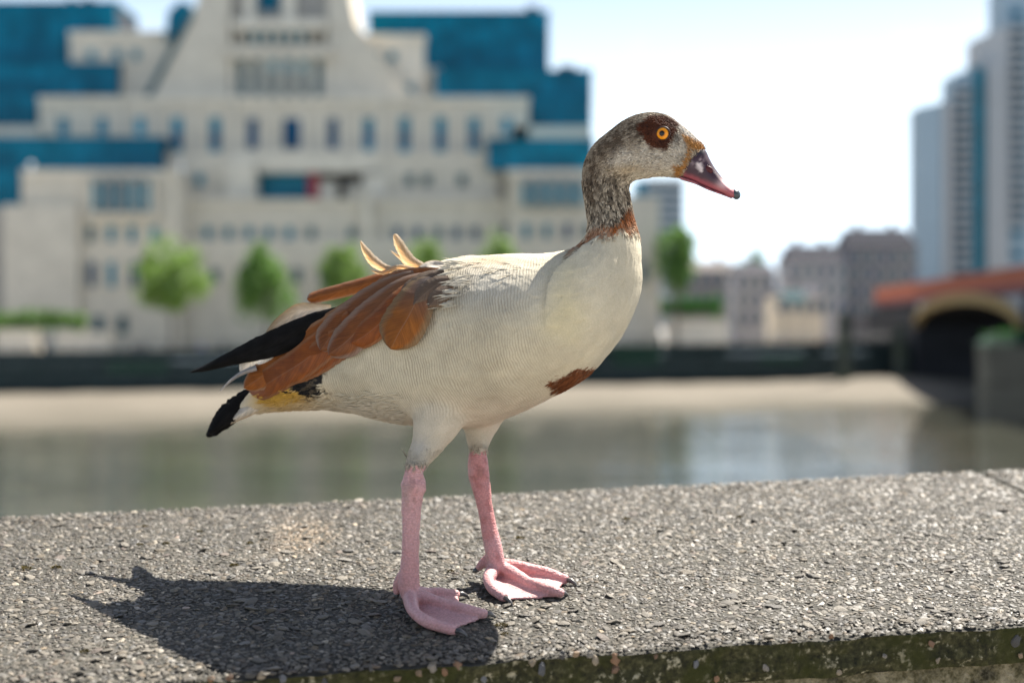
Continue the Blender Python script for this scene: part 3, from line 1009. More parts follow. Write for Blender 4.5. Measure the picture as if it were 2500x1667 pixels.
PAL = np.array([(.30, .28, .245), (.22, .205, .18), (.38, .355, .31), (.15, .14, .125), (.46, .43, .38), (.33, .26, .18), (.27, .28, .29), (.54, .51, .46), (.09, .085, .08), (.42, .36, .27), (.34, .27, .24), (.40, .40, .40)])
PAL = PAL * .74 + PAL.mean(0) * .26
PW = np.array([.19, .17, .15, .11, .08, .06, .08, .035, .05, .04, .02, .04]); PW /= PW.sum()

def visible(p, m=120):
    x = 1250 + p[:, 0] / p[:, 1] * F
    y = HORIZON - (p[:, 2] - CAMZ) / p[:, 1] * F
    return (x > -m) & (x < 2500 + m) & (y < 1667 + m), x, y

NT = 150000
ee = rng.uniform(-.85, 1.35, NT); nn_ = rng.uniform(-.0015, CW - .003, NT)
pos = O2 + np.outer(ee, E) + np.outer(nn_, N)
P3 = np.c_[pos, top_z(pos[:, 1])]
ok, pxx, pyy = visible(P3)
ok &= ~((np.abs(ee - eJ - .0025) < .0045))
P3, pxx, pyy, ee, nn_ = P3[ok], pxx[ok], pyy[ok], ee[ok], nn_[ok]
size = rng.lognormal(math.log(.0017), .42, len(P3)); size = np.clip(size, .0010, .0065)
# keep the large ones apart with a coarse grid
order = np.argsort(-size); grid = {}; keep = []
for i in order:
    c = 0.0036
    kx, ky = int(P3[i, 0] / c), int(P3[i, 1] / c)
    hit = False
    for ax in (-1, 0, 1):
        for ay in (-1, 0, 1):
            for j in grid.get((kx + ax, ky + ay), ()):
                if (P3[i, 0] - P3[j, 0]) ** 2 + (P3[i, 1] - P3[j, 1]) ** 2 < (.72 * (size[i] + size[j])) ** 2:
                    hit = True; break
            if hit: break
        if hit: break
    if not hit:
        grid.setdefault((kx, ky), []).append(i); keep.append(i)
keep = np.array(keep)
P3, pxx, pyy, size, ee, nn_ = P3[keep], pxx[keep], pyy[keep], size[keep], ee[keep], nn_[keep]
np_ = len(P3)
pc = PAL[rng.choice(len(PAL), np_, p=PW)] * rng.uniform(.75, 1.25, (np_, 1))
big = (.6 * fbm(P3, 7.0, 3, 3) + .4 * fbm(P3, 28.0, 8, 2))[:, None]
pc = pc * (.6 + .8 * big) * np.array([.285, .262, .226])
bright = rng.random(np_) < .045
pc[bright] *= rng.uniform(1.7, 2.8, (bright.sum(), 1))
# tan crust of lichen and a few dark moss cushions
crust = np.exp(-(((pxx - 742) / 62) ** 2 + ((pyy - 1302) / 34) ** 2)) + .3 * np.exp(-(((pxx - 700) / 50) ** 2 + ((pyy - 1338) / 14) ** 2))
crust = np.clip(crust * 1.5 * rng.uniform(.4, 1.2, np_), 0, .92)[:, None]
pc = pc * (1 - crust) + np.array([.21, .155, .10]) * crust
ang = rng.uniform(0, 2 * math.pi, np_)
asp = rng.uniform(.55, .95, np_)
hgt = rng.uniform(.16, .36, np_)
tilt = rng.normal(0, .13, (np_, 2))
sid = rng.integers(0, len(SH), np_)
SHa = np.array(SH)
def pebble_verts(idx):
    v = SHa[sid[idx]] * np.stack([size[idx] * 1.28, size[idx] * 1.28 * asp[idx], size[idx] * 1.28 * hgt[idx]], -1)[:, None, :]
    c, s = np.cos(ang[idx])[:, None], np.sin(ang[idx])[:, None]
    x = v[..., 0] * c - v[..., 1] * s; y = v[..., 0] * s + v[..., 1] * c
    z = v[..., 2] + x * tilt[idx, 0:1] + y * (tilt[idx, 1:2] + CC)
    return np.stack([x, y, z], -1)
mpeb = Mat('flint_chips', (.3, .28, .25), .42, .5)
pa = mpeb.attr('tint', 'Color')
pn = mpeb.noise(420, 4, .6)
mpeb.color(mpeb.mix(.55, pa, mpeb.mix(1.0, pa, mpeb.ramp(pn, [(.3, .45), (.7, 1.5)]), 'MULTIPLY')))
mpeb.l(mpeb.ramp(mpeb.noise(90, 3), [(.3, .45), (.7, .85)]), mpeb.b.inputs['Roughness'])
mpeb.bump(pn, .5, .0008)

px_r = size / P3[:, 1]
rank = np.argsort(-px_r)
single, rest = rank[:240], rank[240:]
V = pebble_verts(rest) + P3[rest][:, None, :]
V[..., 2] += (size[rest] * .02 - .0004)[:, None]
T = (IF[None] + (np.arange(len(rest)) * 12)[:, None, None]).reshape(-1, 3)
o = pw.location
tint = np.repeat(pc[rest], 12, axis=0)
chips = link('stone_chips', np_mesh('stone_chips', V.reshape(-1, 3) - np.array(o[:]), T, {'tint': tint}), mpeb, pw)
tag(chips, kind='stuff')
# the largest as single pebbles, sharing shapes
pm = []
for k in range(36):
    v = pebble_shape(IV2, rng)
    col = PAL[rng.choice(len(PAL), p=PW)] * rng.uniform(.8, 1.25) * np.array([.285, .262, .226])
    me = np_mesh('pebble', v, IF2, {'tint': np.repeat(col[None], len(v), 0)}); me.materials.append(mpeb.m)
    pm.append(me)
def pebble(p, s, rot, k, parent=pw):
    ob_ = link('pebble', pm[k % len(pm)], None, parent)
    ob_.location = Vector(p) - o
    ob_.scale = s
    ob_.rotation_euler = rot
    return ob_
for q, i in enumerate(single):
    pebble((P3[i, 0], P3[i, 1], P3[i, 2] + .0003), (size[i] * 1.25, size[i] * 1.25 * asp[i], size[i] * 1.25 * hgt[i]), (tilt[i, 1] + CC, -tilt[i, 0], ang[i]), q)
# flints standing in the rough near edge and the face
FL = [(515, 1652, .006), (560, 1650, .005), (640, 1652, .0065), (690, 1655, .007), (905, 1625, .0045), (1022, 1640, .005), (1058, 1628, .008), (1085, 1636, .005), (1118, 1622, .0065), (1300, 1615, .0065), (1322, 1632, .0075),
      (1372, 1592, .005), (1405, 1592, .0055), (1440, 1595, .005), (1500, 1605, .0085), (1500, 1632, .007), (1455, 1610, .0055), (1700, 1620, .005), (1880, 1570, .004), (1928, 1560, .0045), (1870, 1628, .0055), (2030, 1548, .005),
      (2275, 1570, .005), (2290, 1610, .004), (2390, 1560, .0045), (2480, 1562, .0075), (2490, 1598, .004), (2160, 1600, .004), (1750, 1655, .005), (1600, 1600, .004), (2050, 1640, .005), (1180, 1655, .006), (790, 1660, .006), (970, 1655, .006)]
FC = [(.42, .22, .11), (.30, .17, .10), (.45, .36, .25), (.20, .20, .21), (.10, .095, .09), (.40, .27, .16), (.35, .31, .26)]
fm = []
for k in range(14):
    v = pebble_shape(IV2, rng)
    me = np_mesh('flint', v, IF2, {'tint': np.repeat(np.array(FC[k % len(FC)])[None] * rng.uniform(.30, .55), len(v), 0)}); me.materials.append(mpeb.m)
    fm.append(me)
for q, (x, y, s) in enumerate(FL):
    # the face is a nearly upright sheet through the near edge
    u = (x - 1250) / F; w = (HORIZON - y) / F
    # intersect the view ray with the upright plane of the face
    dirv = np.array([u, 1.0]); tpar = (O2 @ N) / (dirv @ N)
    p = Vector((u * tpar, tpar, CAMZ + w * tpar))
    zt = top_z(p.y)
    p.z = min(p.z, zt - .1 * s)
    ob_ = link('flint', fm[q % len(fm)], None, pw)
    ob_.location = p - o
    ob_.scale = (s * .62, s * .30, s * (.85 if q % 3 else .6))
    ob_.rotation_euler = (random.uniform(-.3, .3), random.uniform(-.5, .5), PHI + random.uniform(-.4, .4))
# small moss cushions growing between the chips
mmoss = Mat('moss', (.05, .045, .008), .95, .1)
mmoss.color(mmoss.ramp(mmoss.noise(500, 4), [(.3, (.03, .022, .006)), (.7, (.14, .105, .02))]))
for q, (x, y, s) in enumerate([(65, 1388, .006), (138, 1386, .0055), (355, 1285, .004), (340, 1330, .004), (572, 1381, .005), (488, 1298, .004), (610, 1326, .004), (405, 1327, .004), (1225, 1528, .0065), (1232, 1548, .004), (207, 1592, .005), (1100, 1395, .004), (1805, 1262, .004), (1270, 1314, .005), (650, 1318, .003), (1530, 1268, .005)]):
    u = (x - 1250) / F; w = (HORIZON - y) / F
    Yp = -CA / (CC - w)
    p = Vector((u * Yp, Yp, top_z(Yp)))
    n = 160
    g = np.random.default_rng(q + 5)
    d = g.normal(size=(n, 3)); d[:, 2] = np.abs(d[:, 2]); d /= np.linalg.norm(d, axis=1)[:, None]
    rr = g.uniform(.3, 1, (n, 1)) ** .5
    c = d * rr * np.array([s, s * .7, s * .5])
    a = g.normal(size=(n, 3)) * s * .13; b = g.normal(size=(n, 3)) * s * .13
    v = np.stack([c, c + a, c + b + d * s * .2], 1).reshape(-1, 3)
    tag(link('moss_cushion', np_mesh('moss_cushion', v + np.array((p - o)[:]), np.arange(n * 3).reshape(-1, 3)), mmoss, pw), kind='stuff')
# ------------------------------------------------------------------ the goose
YAW = R(20)
G0 = np.array([-.06, 1.58, top_z(1.58)])
FX = np.array([math.cos(YAW), -math.sin(YAW), 0]); LY = np.array([math.sin(YAW), math.cos(YAW), 0]); UZ = np.array([0, 0, 1.0])
CAM = np.array([0, 0, CAMZ])
PX = 1.58 / F                                   # metres per picture pixel at the bird
def S(x, y, lat=0.0):
    """bird-local point on the picture ray x, y at sideways distance lat from the bird's middle plane"""
    x = np.asarray(x, float); y = np.asarray(y, float); lat = np.asarray(lat, float)
    d = np.stack([(x - 1250) / F, np.ones_like(x), (HORIZON - y) / F], -1)
    t = (lat - (CAM - G0) @ LY) / (d @ LY)
    p = CAM + d * t[..., None] - G0
    return np.stack([p @ FX, p @ LY, p @ UZ], -1)
def to_world(v):
    v = np.asarray(v)
    return G0 + v[..., 0:1] * FX + v[..., 1:2] * LY + v[..., 2:3] * UZ
def to_px(v):
    w = to_world(v) - CAM
    return np.stack([1250 + w[..., 0] / w[..., 1] * F, HORIZON - w[..., 2] / w[..., 1] * F], -1)
def G(x, y, h=0.0):
    """bird-local point standing h over the coping on the picture ray x, y"""
    u = (x - 1250) / F; w = (HORIZON - y) / F
    Yp = (CA + h) / (w - CC)
    p = np.array([u * Yp, Yp, CAMZ + w * Yp]) - G0
    return np.array([p @ FX, p @ LY, p @ UZ])

goose = empty('goose', tuple(G0), -YAW)
tag(goose, 'cream and brown goose with orange eye patch standing on the pebbly parapet', 'goose')

def glink(name, me, mat, parent=goose):
    return link(name, me, mat, parent)

def loft(stations, n, seg, close=True, power=1.0):
    """stations: (top x, top y, bottom x, bottom y, half width mm); returns verts and quads/tris of a closed skin"""
    st = catmull(np.array(stations, float), n)
    a = S(st[:, 0], st[:, 1]); b = S(st[:, 2], st[:, 3])
    c = (a + b) / 2; ax = (a - b) / 2; hw = st[:, 4] / 1000
    hw = hw * (1 + .13 * sstep(.035, .06, hw))
    th = np.linspace(0, 2 * math.pi, seg, endpoint=False)
    ct, sn = np.cos(th), np.sin(th)
    sn = np.sign(sn) * np.abs(sn) ** power
    V = c[:, None, :] + ax[:, None, :] * ct[None, :, None] + np.array([0, 1, 0]) * (hw[:, None] * sn[None])[..., None]
    V = V.reshape(-1, 3)
    Fq = []
    for i in range(n - 1):
        for k in range(seg):
            Fq.append((i * seg + k, i * seg + (k + 1) % seg, (i + 1) * seg + (k + 1) % seg, (i + 1) * seg + k))
    Fq.append(tuple(range(seg - 1, -1, -1))); Fq.append(tuple(range((n - 1) * seg, n * seg)))
    return V, Fq, c

BODY = [(585, 985, 590, 1012, 8), (640, 935, 650, 1006, 26), (720, 872, 722, 1001, 44), (800, 806, 800, 998, 57), (880, 745, 882, 1008, 68), (965, 690, 970, 1030, 77),
        (1050, 648, 1075, 1046, 84), (1150, 625, 1195, 1036, 88), (1250, 619, 1318, 985, 87), (1325, 617, 1425, 920, 79), (1375, 611, 1492, 846, 68), (1405, 603, 1537, 766, 58),
        (1424, 590, 1557, 692, 48), (1437, 568, 1560, 628, 38), (1440, 540, 1554, 574, 29), (1435, 508, 1542, 518, 23), (1428, 466, 1534, 472, 20.5), (1425, 426, 1536, 448, 20),
        (1432, 390, 1551, 437, 20.5), (1452, 355, 1575, 433, 22), (1485, 325, 1600, 431, 23), (1532, 291, 1627, 431, 23.5), (1582, 276, 1648, 433, 23), (1627, 283, 1661, 434, 21), (1662, 306, 1667, 434, 17.5),
        (1692, 331, 1672, 433, 14), (1712, 351, 1676, 431, 11.5), (1719, 362, 1680, 428, 10)]
body = MB()
bv, bf, bc = loft(BODY, 150, 48, power=.92)
body.add(bv, bf)
SPINE = bc

def limb(pts, lat0, lat1, ysc=1.0, seg=18, n=40):
    """tube through picture points (x, y, radius px); sideways place runs lat0..lat1"""
    c = catmull(np.array(pts, float), n)
    t = np.linspace(0, 1, n)
    lat = lat0 + (lat1 - lat0) * t
    p = S(c[:, 0], c[:, 1], lat)
    body.tube([tuple(q) for q in p], list(c[:, 2] * PX * ysc), seg)
hubN = G(1003, 1456, .012); hubF = G(1213, 1394, .012)
LN, LF = hubN[1], hubF[1]
# thighs
limb([(1100, 930, 70), (1072, 1015, 62), (1046, 1075, 42), (1023, 1116, 27), (1013, 1142, 21)], -.040, LN, seg=24)
limb([(1200, 930, 62), (1180, 1015, 52), (1169, 1062, 35), (1168, 1092, 23), (1168, 1104, 20)], .040, LF, seg=24)
# shanks
limb([(1012, 1128, 18), (1010, 1160, 22), (1010, 1186, 29.5), (1007, 1210, 26), (1005, 1240, 23), (1003, 1300, 20.5), (1001, 1360, 20.5), (999, 1400, 23), (999, 1432, 25), (1003, 1456, 22)], LN, LN)
limb([(1167, 1092, 19), (1168, 1125, 24), (1169, 1148, 27.5), (1174, 1185, 23.5), (1181, 1222, 20), (1190, 1266, 19), (1199, 1314, 21), (1207, 1350, 22), (1212, 1372, 20), (1213, 1394, 18)], LF, LF)
# hind toes
limb([(988, 1395, 12), (971, 1425, 11), (968, 1450, 8)], LN + .002, LN + .004, seg=10, n=12)
limb([(1196, 1358, 13), (1178, 1376, 12), (1164, 1390, 7)], LF + .002, LF + .002, seg=10, n=12)
# toes and webs
def toe_path(pts, h, n=26):
    c = catmull(np.array([tuple(p) + (hh,) for p, hh in zip(pts, h)], float), n)
    return np.array([G(x, y, z) for x, y, z in c])
TOES = {
 'N': [[(1001, 1455), (1012, 1494), (1052, 1521), (1114, 1540)], [(1008, 1452), (1052, 1464), (1112, 1482), (1162, 1494), (1188, 1499)], [(1014, 1449), (1062, 1447), (1120, 1451)]],
 'F': [[(1205, 1388), (1192, 1414), (1207, 1440), (1234, 1460)], [(1216, 1384), (1256, 1400), (1300, 1425), (1356, 1443), (1372, 1448)], [(1222, 1378), (1292, 1387), (1345, 1401), (1386, 1416)]]}
claws = []
for key in 'NF':
    paths = []
    for q, pts in enumerate(TOES[key]):
        hs = list(np.linspace(.013, .0055, len(pts))); hs[-1] = .0045
        if len(pts) > 3: hs[1] = .012
        p = toe_path(pts, hs)
        r_ = np.interp(np.linspace(0, 1, len(p)), [0, .3, .75, .93, 1], [.0075, .0062, .0054, .0056, .0042])
        # knuckle swellings along the toe
        r_ = r_ * (1 + .07 * np.sin(np.linspace(0, 4 * math.pi, len(p))))
        body.tube([tuple(v) for v in p], list(r_), 12)
        paths.append(p)
        claws.append((p[-1], p[-1] - p[-4]))
    for (A, B) in ((paths[0], paths[1]), (paths[1], paths[2])):
        nu, nv = 16, 11
        top = []; 
        for i in range(nu + 1):
            for j in range(nv + 1):
                s = j / nv
                t = (.02 + .96 * i / nu) * (1 - .17 * math.sin(math.pi * s) ** 1.2 * (i / nu) ** 2)
                a = np.array([np.interp(t, np.linspace(0, 1, len(A)), A[:, k]) for k in range(3)])
                b = np.array([np.interp(t, np.linspace(0, 1, len(B)), B[:, k]) for k in range(3)])
                p = a * (1 - s) + b * s
                wy = to_world(p)[1]
                g0 = top_z(wy) - G0[2]
                hgt_ = max(.0022, (p[2] - g0) * (1 - .55 * math.sin(math.pi * s)) - .0005)
                top.append((p[0], p[1], g0 + hgt_))
        n1 = len(top)
        v = top + [(x, y, z - .0028) for x, y, z in top]
        f = []
        w_ = nv + 1
        for i in range(nu):
            for j in range(nv):
                a = i * w_ + j
                f.append((a, a + 1, a + w_ + 1, a + w_)); f.append((n1 + a, n1 + a + w_, n1 + a + w_ + 1, n1 + a + 1))
        rim = [j for j in range(w_)] + [i * w_ + nv for i in range(1, nu + 1)] + [nu * w_ + j for j in range(nv - 1, -1, -1)] + [i * w_ for i in range(nu - 1, 0, -1)]
        for k in range(len(rim)):
            a, b = rim[k], rim[(k + 1) % len(rim)]
            f.append((a, n1 + a, n1 + b, b))
        body.add(v, f)
tmp = link('body_tmp', body.mesh('body_tmp'))
bmx = bmesh.new(); bmx.from_mesh(tmp.data); bmesh.ops.recalc_face_normals(bmx, faces=bmx.faces); bmx.to_mesh(tmp.data); bmx.free()
md = tmp.modifiers.new('r', 'REMESH'); md.mode = 'VOXEL'; md.voxel_size = .00135
sm = tmp.modifiers.new('s', 'SMOOTH'); sm.factor = .5; sm.iterations = 4
bme = bpy.data.meshes.new_from_object(tmp.evaluated_get(bpy.context.evaluated_depsgraph_get()))
bpy.data.objects.remove(tmp)
bme.name = 'body'
nv = len(bme.vertices)
BV = np.zeros(nv * 3, dtype=np.float32); bme.vertices.foreach_get('co', BV); BV = BV.reshape(-1, 3).astype(float)
BN = np.zeros(nv * 3, dtype=np.float32); bme.vertices.foreach_get('normal', BN); BN = BN.reshape(-1, 3).astype(float)
near = BV.copy(); near[:, 1] = -np.abs(near[:, 1])
PXY = to_px(near); X, Yp_ = PXY[:, 0], PXY[:, 1]

# soft feather relief on the plumage: shallow lumps, none on legs
isfar = BV[:, 1] > 0
ned = len(bme.edges); ED = np.zeros(ned * 2, dtype=np.int32); bme.edges.foreach_get('vertices', ED); ED = ED.reshape(-1, 2)
zone = (Yp_ > 900) & (Yp_ < 1095) & (X > 930) & (X < 1300)
wz = np.where(zone, sstep(900, 960, Yp_) * sstep(1095, 1060, Yp_), 0)[:, None]
deg = np.bincount(ED.ravel(), minlength=nv)[:, None].astype(float)
for _ in range(90):
    acc = np.zeros_like(BV)
    for k in range(3):
        acc[:, k] = np.bincount(ED[:, 0], BV[ED[:, 1], k], nv) + np.bincount(ED[:, 1], BV[ED[:, 0], k], nv)
    BV += wz * .6 * (acc / deg - BV)
cutN = 1140 + 3 * np.sin(X * .4); cutF = 1102
real = to_px(BV)
leg_y = np.where(isfar, cutF, cutN)
skin = sstep(-3, 4, real[:, 1] - leg_y + 6 * (vnoise(BV, 260, 4) - .5))
lump = (fbm(BV, 26, 9, 2) - .5) * .0042 + (fbm(BV, 90, 5, 2) - .5) * .0010
headness = sstep(560, 500, Yp_)
knob = (fbm(BV, 95, 41, 3) - .5) * .0034 * skin * (.45 + .9 * np.exp(-((real[:, 1] - np.where(isfar, 1150, 1190)) / 45) ** 2)) * sstep(1440, 1400, real[:, 1])
BV = BV + BN * (lump * (1 - skin) * (1 - .75 * headness) + knob)[:, None]
# contour feathers: soft overlapping scallops pointing to the tail
arc = np.r_[0, np.cumsum(np.linalg.norm(np.diff(SPINE, axis=0), axis=1))]
jn = np.zeros(nv, dtype=int)
for c0 in range(0, nv, 40000):
    q = BV[c0:c0 + 40000][:, None, [0, 2]] - SPINE[None][:, :, [0, 2]]
    jn[c0:c0 + 40000] = np.argmin((q ** 2).sum(-1), axis=1)
tgs = np.gradient(SPINE, axis=0); tgs /= np.linalg.norm(tgs, axis=1)[:, None]
rel = BV - SPINE[jn]
sa_ = arc[jn] + (rel * tgs[jn]).sum(1)
upv = np.stack([-tgs[:, 2], np.zeros(len(tgs)), tgs[:, 0]], -1)
va_ = np.arctan2(BV[:, 1], (rel * upv[jn]).sum(1)) * .075
wx = (np.stack([fbm(BV, 22, 61, 2), fbm(BV, 22, 62, 2)], -1) - .5) * .020
sa_ = sa_ + wx[:, 0]; va_ = va_ + wx[:, 1]
scal = np.zeros(nv); stone_ = np.zeros(nv)
for pitch, wdt, am in ((.0150, .0165, 1.0), (.0095, .0105, .6)):
    row0 = sa_ / pitch
    best = np.zeros(nv)
    for ro in (0, 1):
        rr_ = np.floor(row0) + ro
        vv = va_ / wdt + .5 * (rr_ % 2)
        fvv = (vv - np.floor(vv)) * 2 - 1
        pos_ = (rr_ - row0) + .0
        # tip of the feather in this row: curved edge
        edge = 1.0 - .55 * fvv ** 2
        tpos = (row0 - (rr_ - 1)) 
        h_ = np.where((tpos > 1 - edge) & (tpos < 2.2), 1 - (tpos - (1 - edge)) * .5, 0)
        best = np.maximum(best, h_)
    scal += am * best
scal = (scal - scal.mean()) * (1 - skin) * (1 - headness) * (.5 + fbm(BV, 14, 66, 2))
BV = BV + BN * (scal * .00065)[:, None]
# neck-base fold: the breast feathers overlap the shoulder
fold = np.array([(1425, 604), (1395, 628), (1362, 655), (1340, 690), (1330, 740), (1330, 800), (1345, 860)], float)
fl = catmull(fold, 60)
dmin = np.full(nv, 1e9); side = np.zeros(nv)
for k in range(len(fl) - 1):
    a, b = fl[k], fl[k + 1]
    ab = b - a
    t = np.clip(((PXY - a) @ ab) / (ab @ ab), 0, 1)
    q = PXY - a - t[:, None] * ab
    d = np.hypot(q[:, 0], q[:, 1])
    m_ = d < dmin
    dmin = np.where(m_, d, dmin); side = np.where(m_, np.sign(q[:, 0] * ab[1] - q[:, 1] * ab[0]), side)
lenf = sstep(830, 640, Yp_)
bulge = np.where(side < 0, -.0, 1.0)
amt = (np.where(side > 0, 1, -1) * .5 * np.exp(-(dmin / 46)) ) * lenf * (1 - headness)
BV = BV + BN * (amt * .0065)[:, None]
bme.vertices.foreach_set('co', BV.astype(np.float32).ravel())
bme.update()

# ---- plumage colours at the vertices
def z1(pts): return [(1350 + x / 3.92, 240 + y / 3.92) for x, y in pts]
def z2(pts): return [(450 + x / 2.958, 550 + y / 2.958) for x, y in pts]
def z3(pts): return [(950 + x / 2.958, 550 + y / 2.958) for x, y in pts]
n_f = fbm(BV, 300, 1, 2) - .5; n_m = fbm(BV, 110, 2, 2) - .5; n_l = fbm(BV, 30, 3, 2) - .5
def mixc(c, col, a):
    a = np.clip(a, 0, 1)[:, None]
    return c * (1 - a) + np.array(col) * a
cream = np.array([.475, .42, .31])
col = np.repeat(cream[None], nv, 0)
col = mixc(col, (.53, .47, .35), sstep(1300, 1520, X) * .7)                       # paler breast
yel = np.exp(-(((X - 1375) / 55) ** 2 + ((Yp_ - 760) / 130) ** 2))
col = mixc(col, (.46, .39, .215), yel * (.36 + 1.2 * n_l))                       # straw tinge along the fold
col = mixc(col, (.43, .40, .345), np.exp(-(((X - 1190) / 170) ** 2 + ((Yp_ - 700) / 60) ** 2)) * .7)       # greyer shoulder
col = mixc(col, (.50, .425, .335), sstep(930, 1020, Yp_) * .6)
col = mixc(col, (.42, .28, .18), np.exp(-(((X - 1195) / 60) ** 2 + ((Yp_ - 634) / 12) ** 2)) * .8)       # brownish mantle
col = col * (1 + .30 * n_l + .16 * n_m + .07 * scal)[:, None]       # uneven tone of the contour feathers
# undertail ochre
oc = np.exp(-(((X - 695) / 76) ** 2 + ((Yp_ - 970) / 30) ** 2) * 1.0)
col = mixc(col, (.60, .52, .39), sstep(830, 760, X) * sstep(900, 960, Yp_))
col = mixc(col, (.50, .29, .05), oc * 1.25 * (1 + n_l))
# black vent patch below the wing
vent = poly_sd(PXY + np.c_[n_m * 30, n_f * 30], z2([(560, 1120), (640, 1160), (700, 1190), (800, 1178), (900, 1225), (1010, 1225), (975, 1150), (985, 1040), (1010, 950), (800, 1000), (620, 1080)]))
col = mixc(col, (.012, .011, .011), sstep(-4, 4, vent))
col = mixc(col, (.10, .075, .05), sstep(-26, -2, vent) * sstep(.0, .12, n_f + n_m * .7) * .8 * (X > 740))
# breast patch
bp = poly_sd(PXY + np.c_[n_m * 24 + n_f * 16, n_f * 20], z3([(1165, 1135), (1230, 1112), (1290, 1082), (1340, 1045), (1370, 1030), (1425, 1050), (1470, 1030), (1480, 1060), (1420, 1090), (1340, 1150), (1260, 1195), (1190, 1215), (1205, 1172)]))
col = mixc(col, (.13, .042, .014), sstep(-3, 3, bp))
# head and neck
hn = sstep(2, -10, (Yp_ - (545 - (X - 1490) * .22)) + n_f * 16)
hn *= X > 1380
grey = np.array([.225, .178, .125])
streak = fbm(np.c_[BV[:, 0] * 2.2, BV[:, 1] * 2.2, BV[:, 2]], 170, 21, 3)
hcol = np.repeat(grey[None], nv, 0)
hcol = mixc(hcol, (.41, .345, .26), sstep(.42, .62, streak) * .8)
hcol = mixc(hcol, (.055, .042, .032), sstep(.50, .36, streak) * .8)
dark_nape = poly_sd(PXY, z1([(300, 560), (420, 420), (560, 290), (760, 160), (900, 140), (960, 220), (860, 330), (800, 420), (660, 520), (560, 600), (480, 800), (420, 1000), (320, 1010), (285, 760)]))
hcol = mixc(hcol, (.085, .058, .038), sstep(-18, 22, dark_nape) * (.64 + 1.4 * n_f))
cheek = poly_sd(PXY + np.c_[n_f * 20, n_f * 20], z1([(520, 600), (640, 470), (800, 470), (900, 420), (1000, 480), (1110, 505), (1180, 420), (1230, 300), (1300, 400), (1310, 560), (1240, 640), (1180, 740), (1000, 735), (800, 730), (640, 700)]))
hcol = mixc(hcol, (.46, .41, .34), sstep(-12, 22, cheek) * (.8 + .9 * n_f))
hcol = mixc(hcol, (.36, .265, .15), np.exp(-(((X - 1540) / 40) ** 2 + ((Yp_ - 412) / 13) ** 2)) * .65)
throat = poly_sd(PXY, z1([(760, 700), (1180, 690), (1230, 765), (900, 775), (720, 790)]))
hcol = mixc(hcol, (.50, .44, .34), sstep(-8, 8, throat) * .8)
crown = poly_sd(PXY, z1([(1120, 170), (1230, 265), (1330, 345), (1430, 440), (1350, 440), (1260, 330), (1200, 270)]))
hcol = mixc(hcol, (.62, .57, .50), sstep(-7, 6, crown))  # forehead strip paled: the sun's brightness on it is painted into the colour
fore = poly_sd(PXY + np.c_[n_f * 12, n_f * 12], z1([(1240, 370), (1290, 365), (1340, 400), (1420, 440), (1475, 500), (1400, 520), (1330, 500), (1320, 600), (1300, 670), (1260, 720), (1250, 770), (1180, 740), (1170, 660), (1240, 640), (1290, 590), (1310, 480)]))
hcol = mixc(hcol, (.33, .155, .045), sstep(-5, 5, fore))
eyep = poly_sd(PXY + np.c_[n_f * 13, n_f * 13], z1([(825, 300), (850, 240), (900, 195), (980, 165), (1060, 175), (1120, 195), (1190, 235), (1222, 275), (1212, 340), (1175, 375), (1155, 440), (1110, 505), (1060, 500), (1000, 480), (945, 465), (905, 425), (880, 370)]))
hcol = mixc(hcol, (.070, .020, .008), sstep(-4, 4, eyep))
hcol = mixc(hcol, (.030, .012, .008), sstep(2, 10, eyep) * sstep(.08, -.1, n_m) * .6)
col = col * (1 - hn[:, None]) + hcol * hn[:, None]
ring = poly_sd(PXY + np.c_[n_f * 10, n_f * 22], z1([(705, 1010), (735, 1040), (775, 1130), (810, 1255), (740, 1265), (640, 1245), (560, 1285), (480, 1300), (400, 1325), (330, 1360), (250, 1420), (150, 1480), (230, 1400), (320, 1300), (350, 1235), (400, 1205), (500, 1190), (600, 1165), (655, 1110), (690, 1050)]))
col = mixc(col, (.27, .085, .022), sstep(-5, 5, ring) * (.85 + .7 * n_m))
# grey soot where the thigh feathers end
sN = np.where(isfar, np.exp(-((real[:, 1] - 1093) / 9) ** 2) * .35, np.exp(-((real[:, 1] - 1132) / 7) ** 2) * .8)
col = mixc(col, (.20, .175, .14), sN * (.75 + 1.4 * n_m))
col = mixc(col, (.37, .35, .32), np.where(isfar, 0, np.exp(-(((real[:, 0] - 1030) / 26) ** 2 + ((real[:, 1] - 1092) / 16) ** 2))) * (.6 + n_m))
# pink legs and feet
pink = np.repeat(np.array([[.53, .245, .235]]), nv, 0)
pink = mixc(pink, (.58, .34, .34), sstep(-.08, .16, n_l) * .6)
pink = mixc(pink, (.36, .10, .09), sstep(.05, .2, n_m) * .35)
pink = mixc(pink, (.56, .325, .32), np.where(isfar, 0, .55) * np.ones(nv))  # near leg alone: its lilac tone in shade is painted into the pink
pink = mixc(pink, (.20, .12, .10), sstep(.19, .27, n_m + .5 * n_f) * np.where(real[:, 1] < 1300, .35, .12))
pink = mixc(pink, (.42, .27, .25), (np.exp(-(((real[:, 0] - 990) / 12) ** 2 + ((real[:, 1] - 1205) / 34) ** 2))) * (~isfar) * .9)
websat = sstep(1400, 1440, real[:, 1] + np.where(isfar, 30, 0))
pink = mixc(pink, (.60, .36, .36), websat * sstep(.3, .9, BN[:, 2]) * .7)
col = col * (1 - skin[:, None]) + pink * skin[:, None]
verm = sstep(1400, 1240, X + n_l * 60) * (1 - skin) * (1 - hn) * sstep(1060, 960, real[:, 1])
verm = np.maximum(verm, .10 * (1 - skin) * (1 - hn))
verm *= 1 - np.clip(sstep(-4, 4, vent) + sstep(-3, 3, bp) + sstep(-5, 5, ring) + oc * .8, 0, 1)
verm *= 1 - .6 * sstep(830, 740, X)
for an, av in (('plumage', col), ('verm', verm), ('skin', skin)):
    set_attr(bme, an, av)
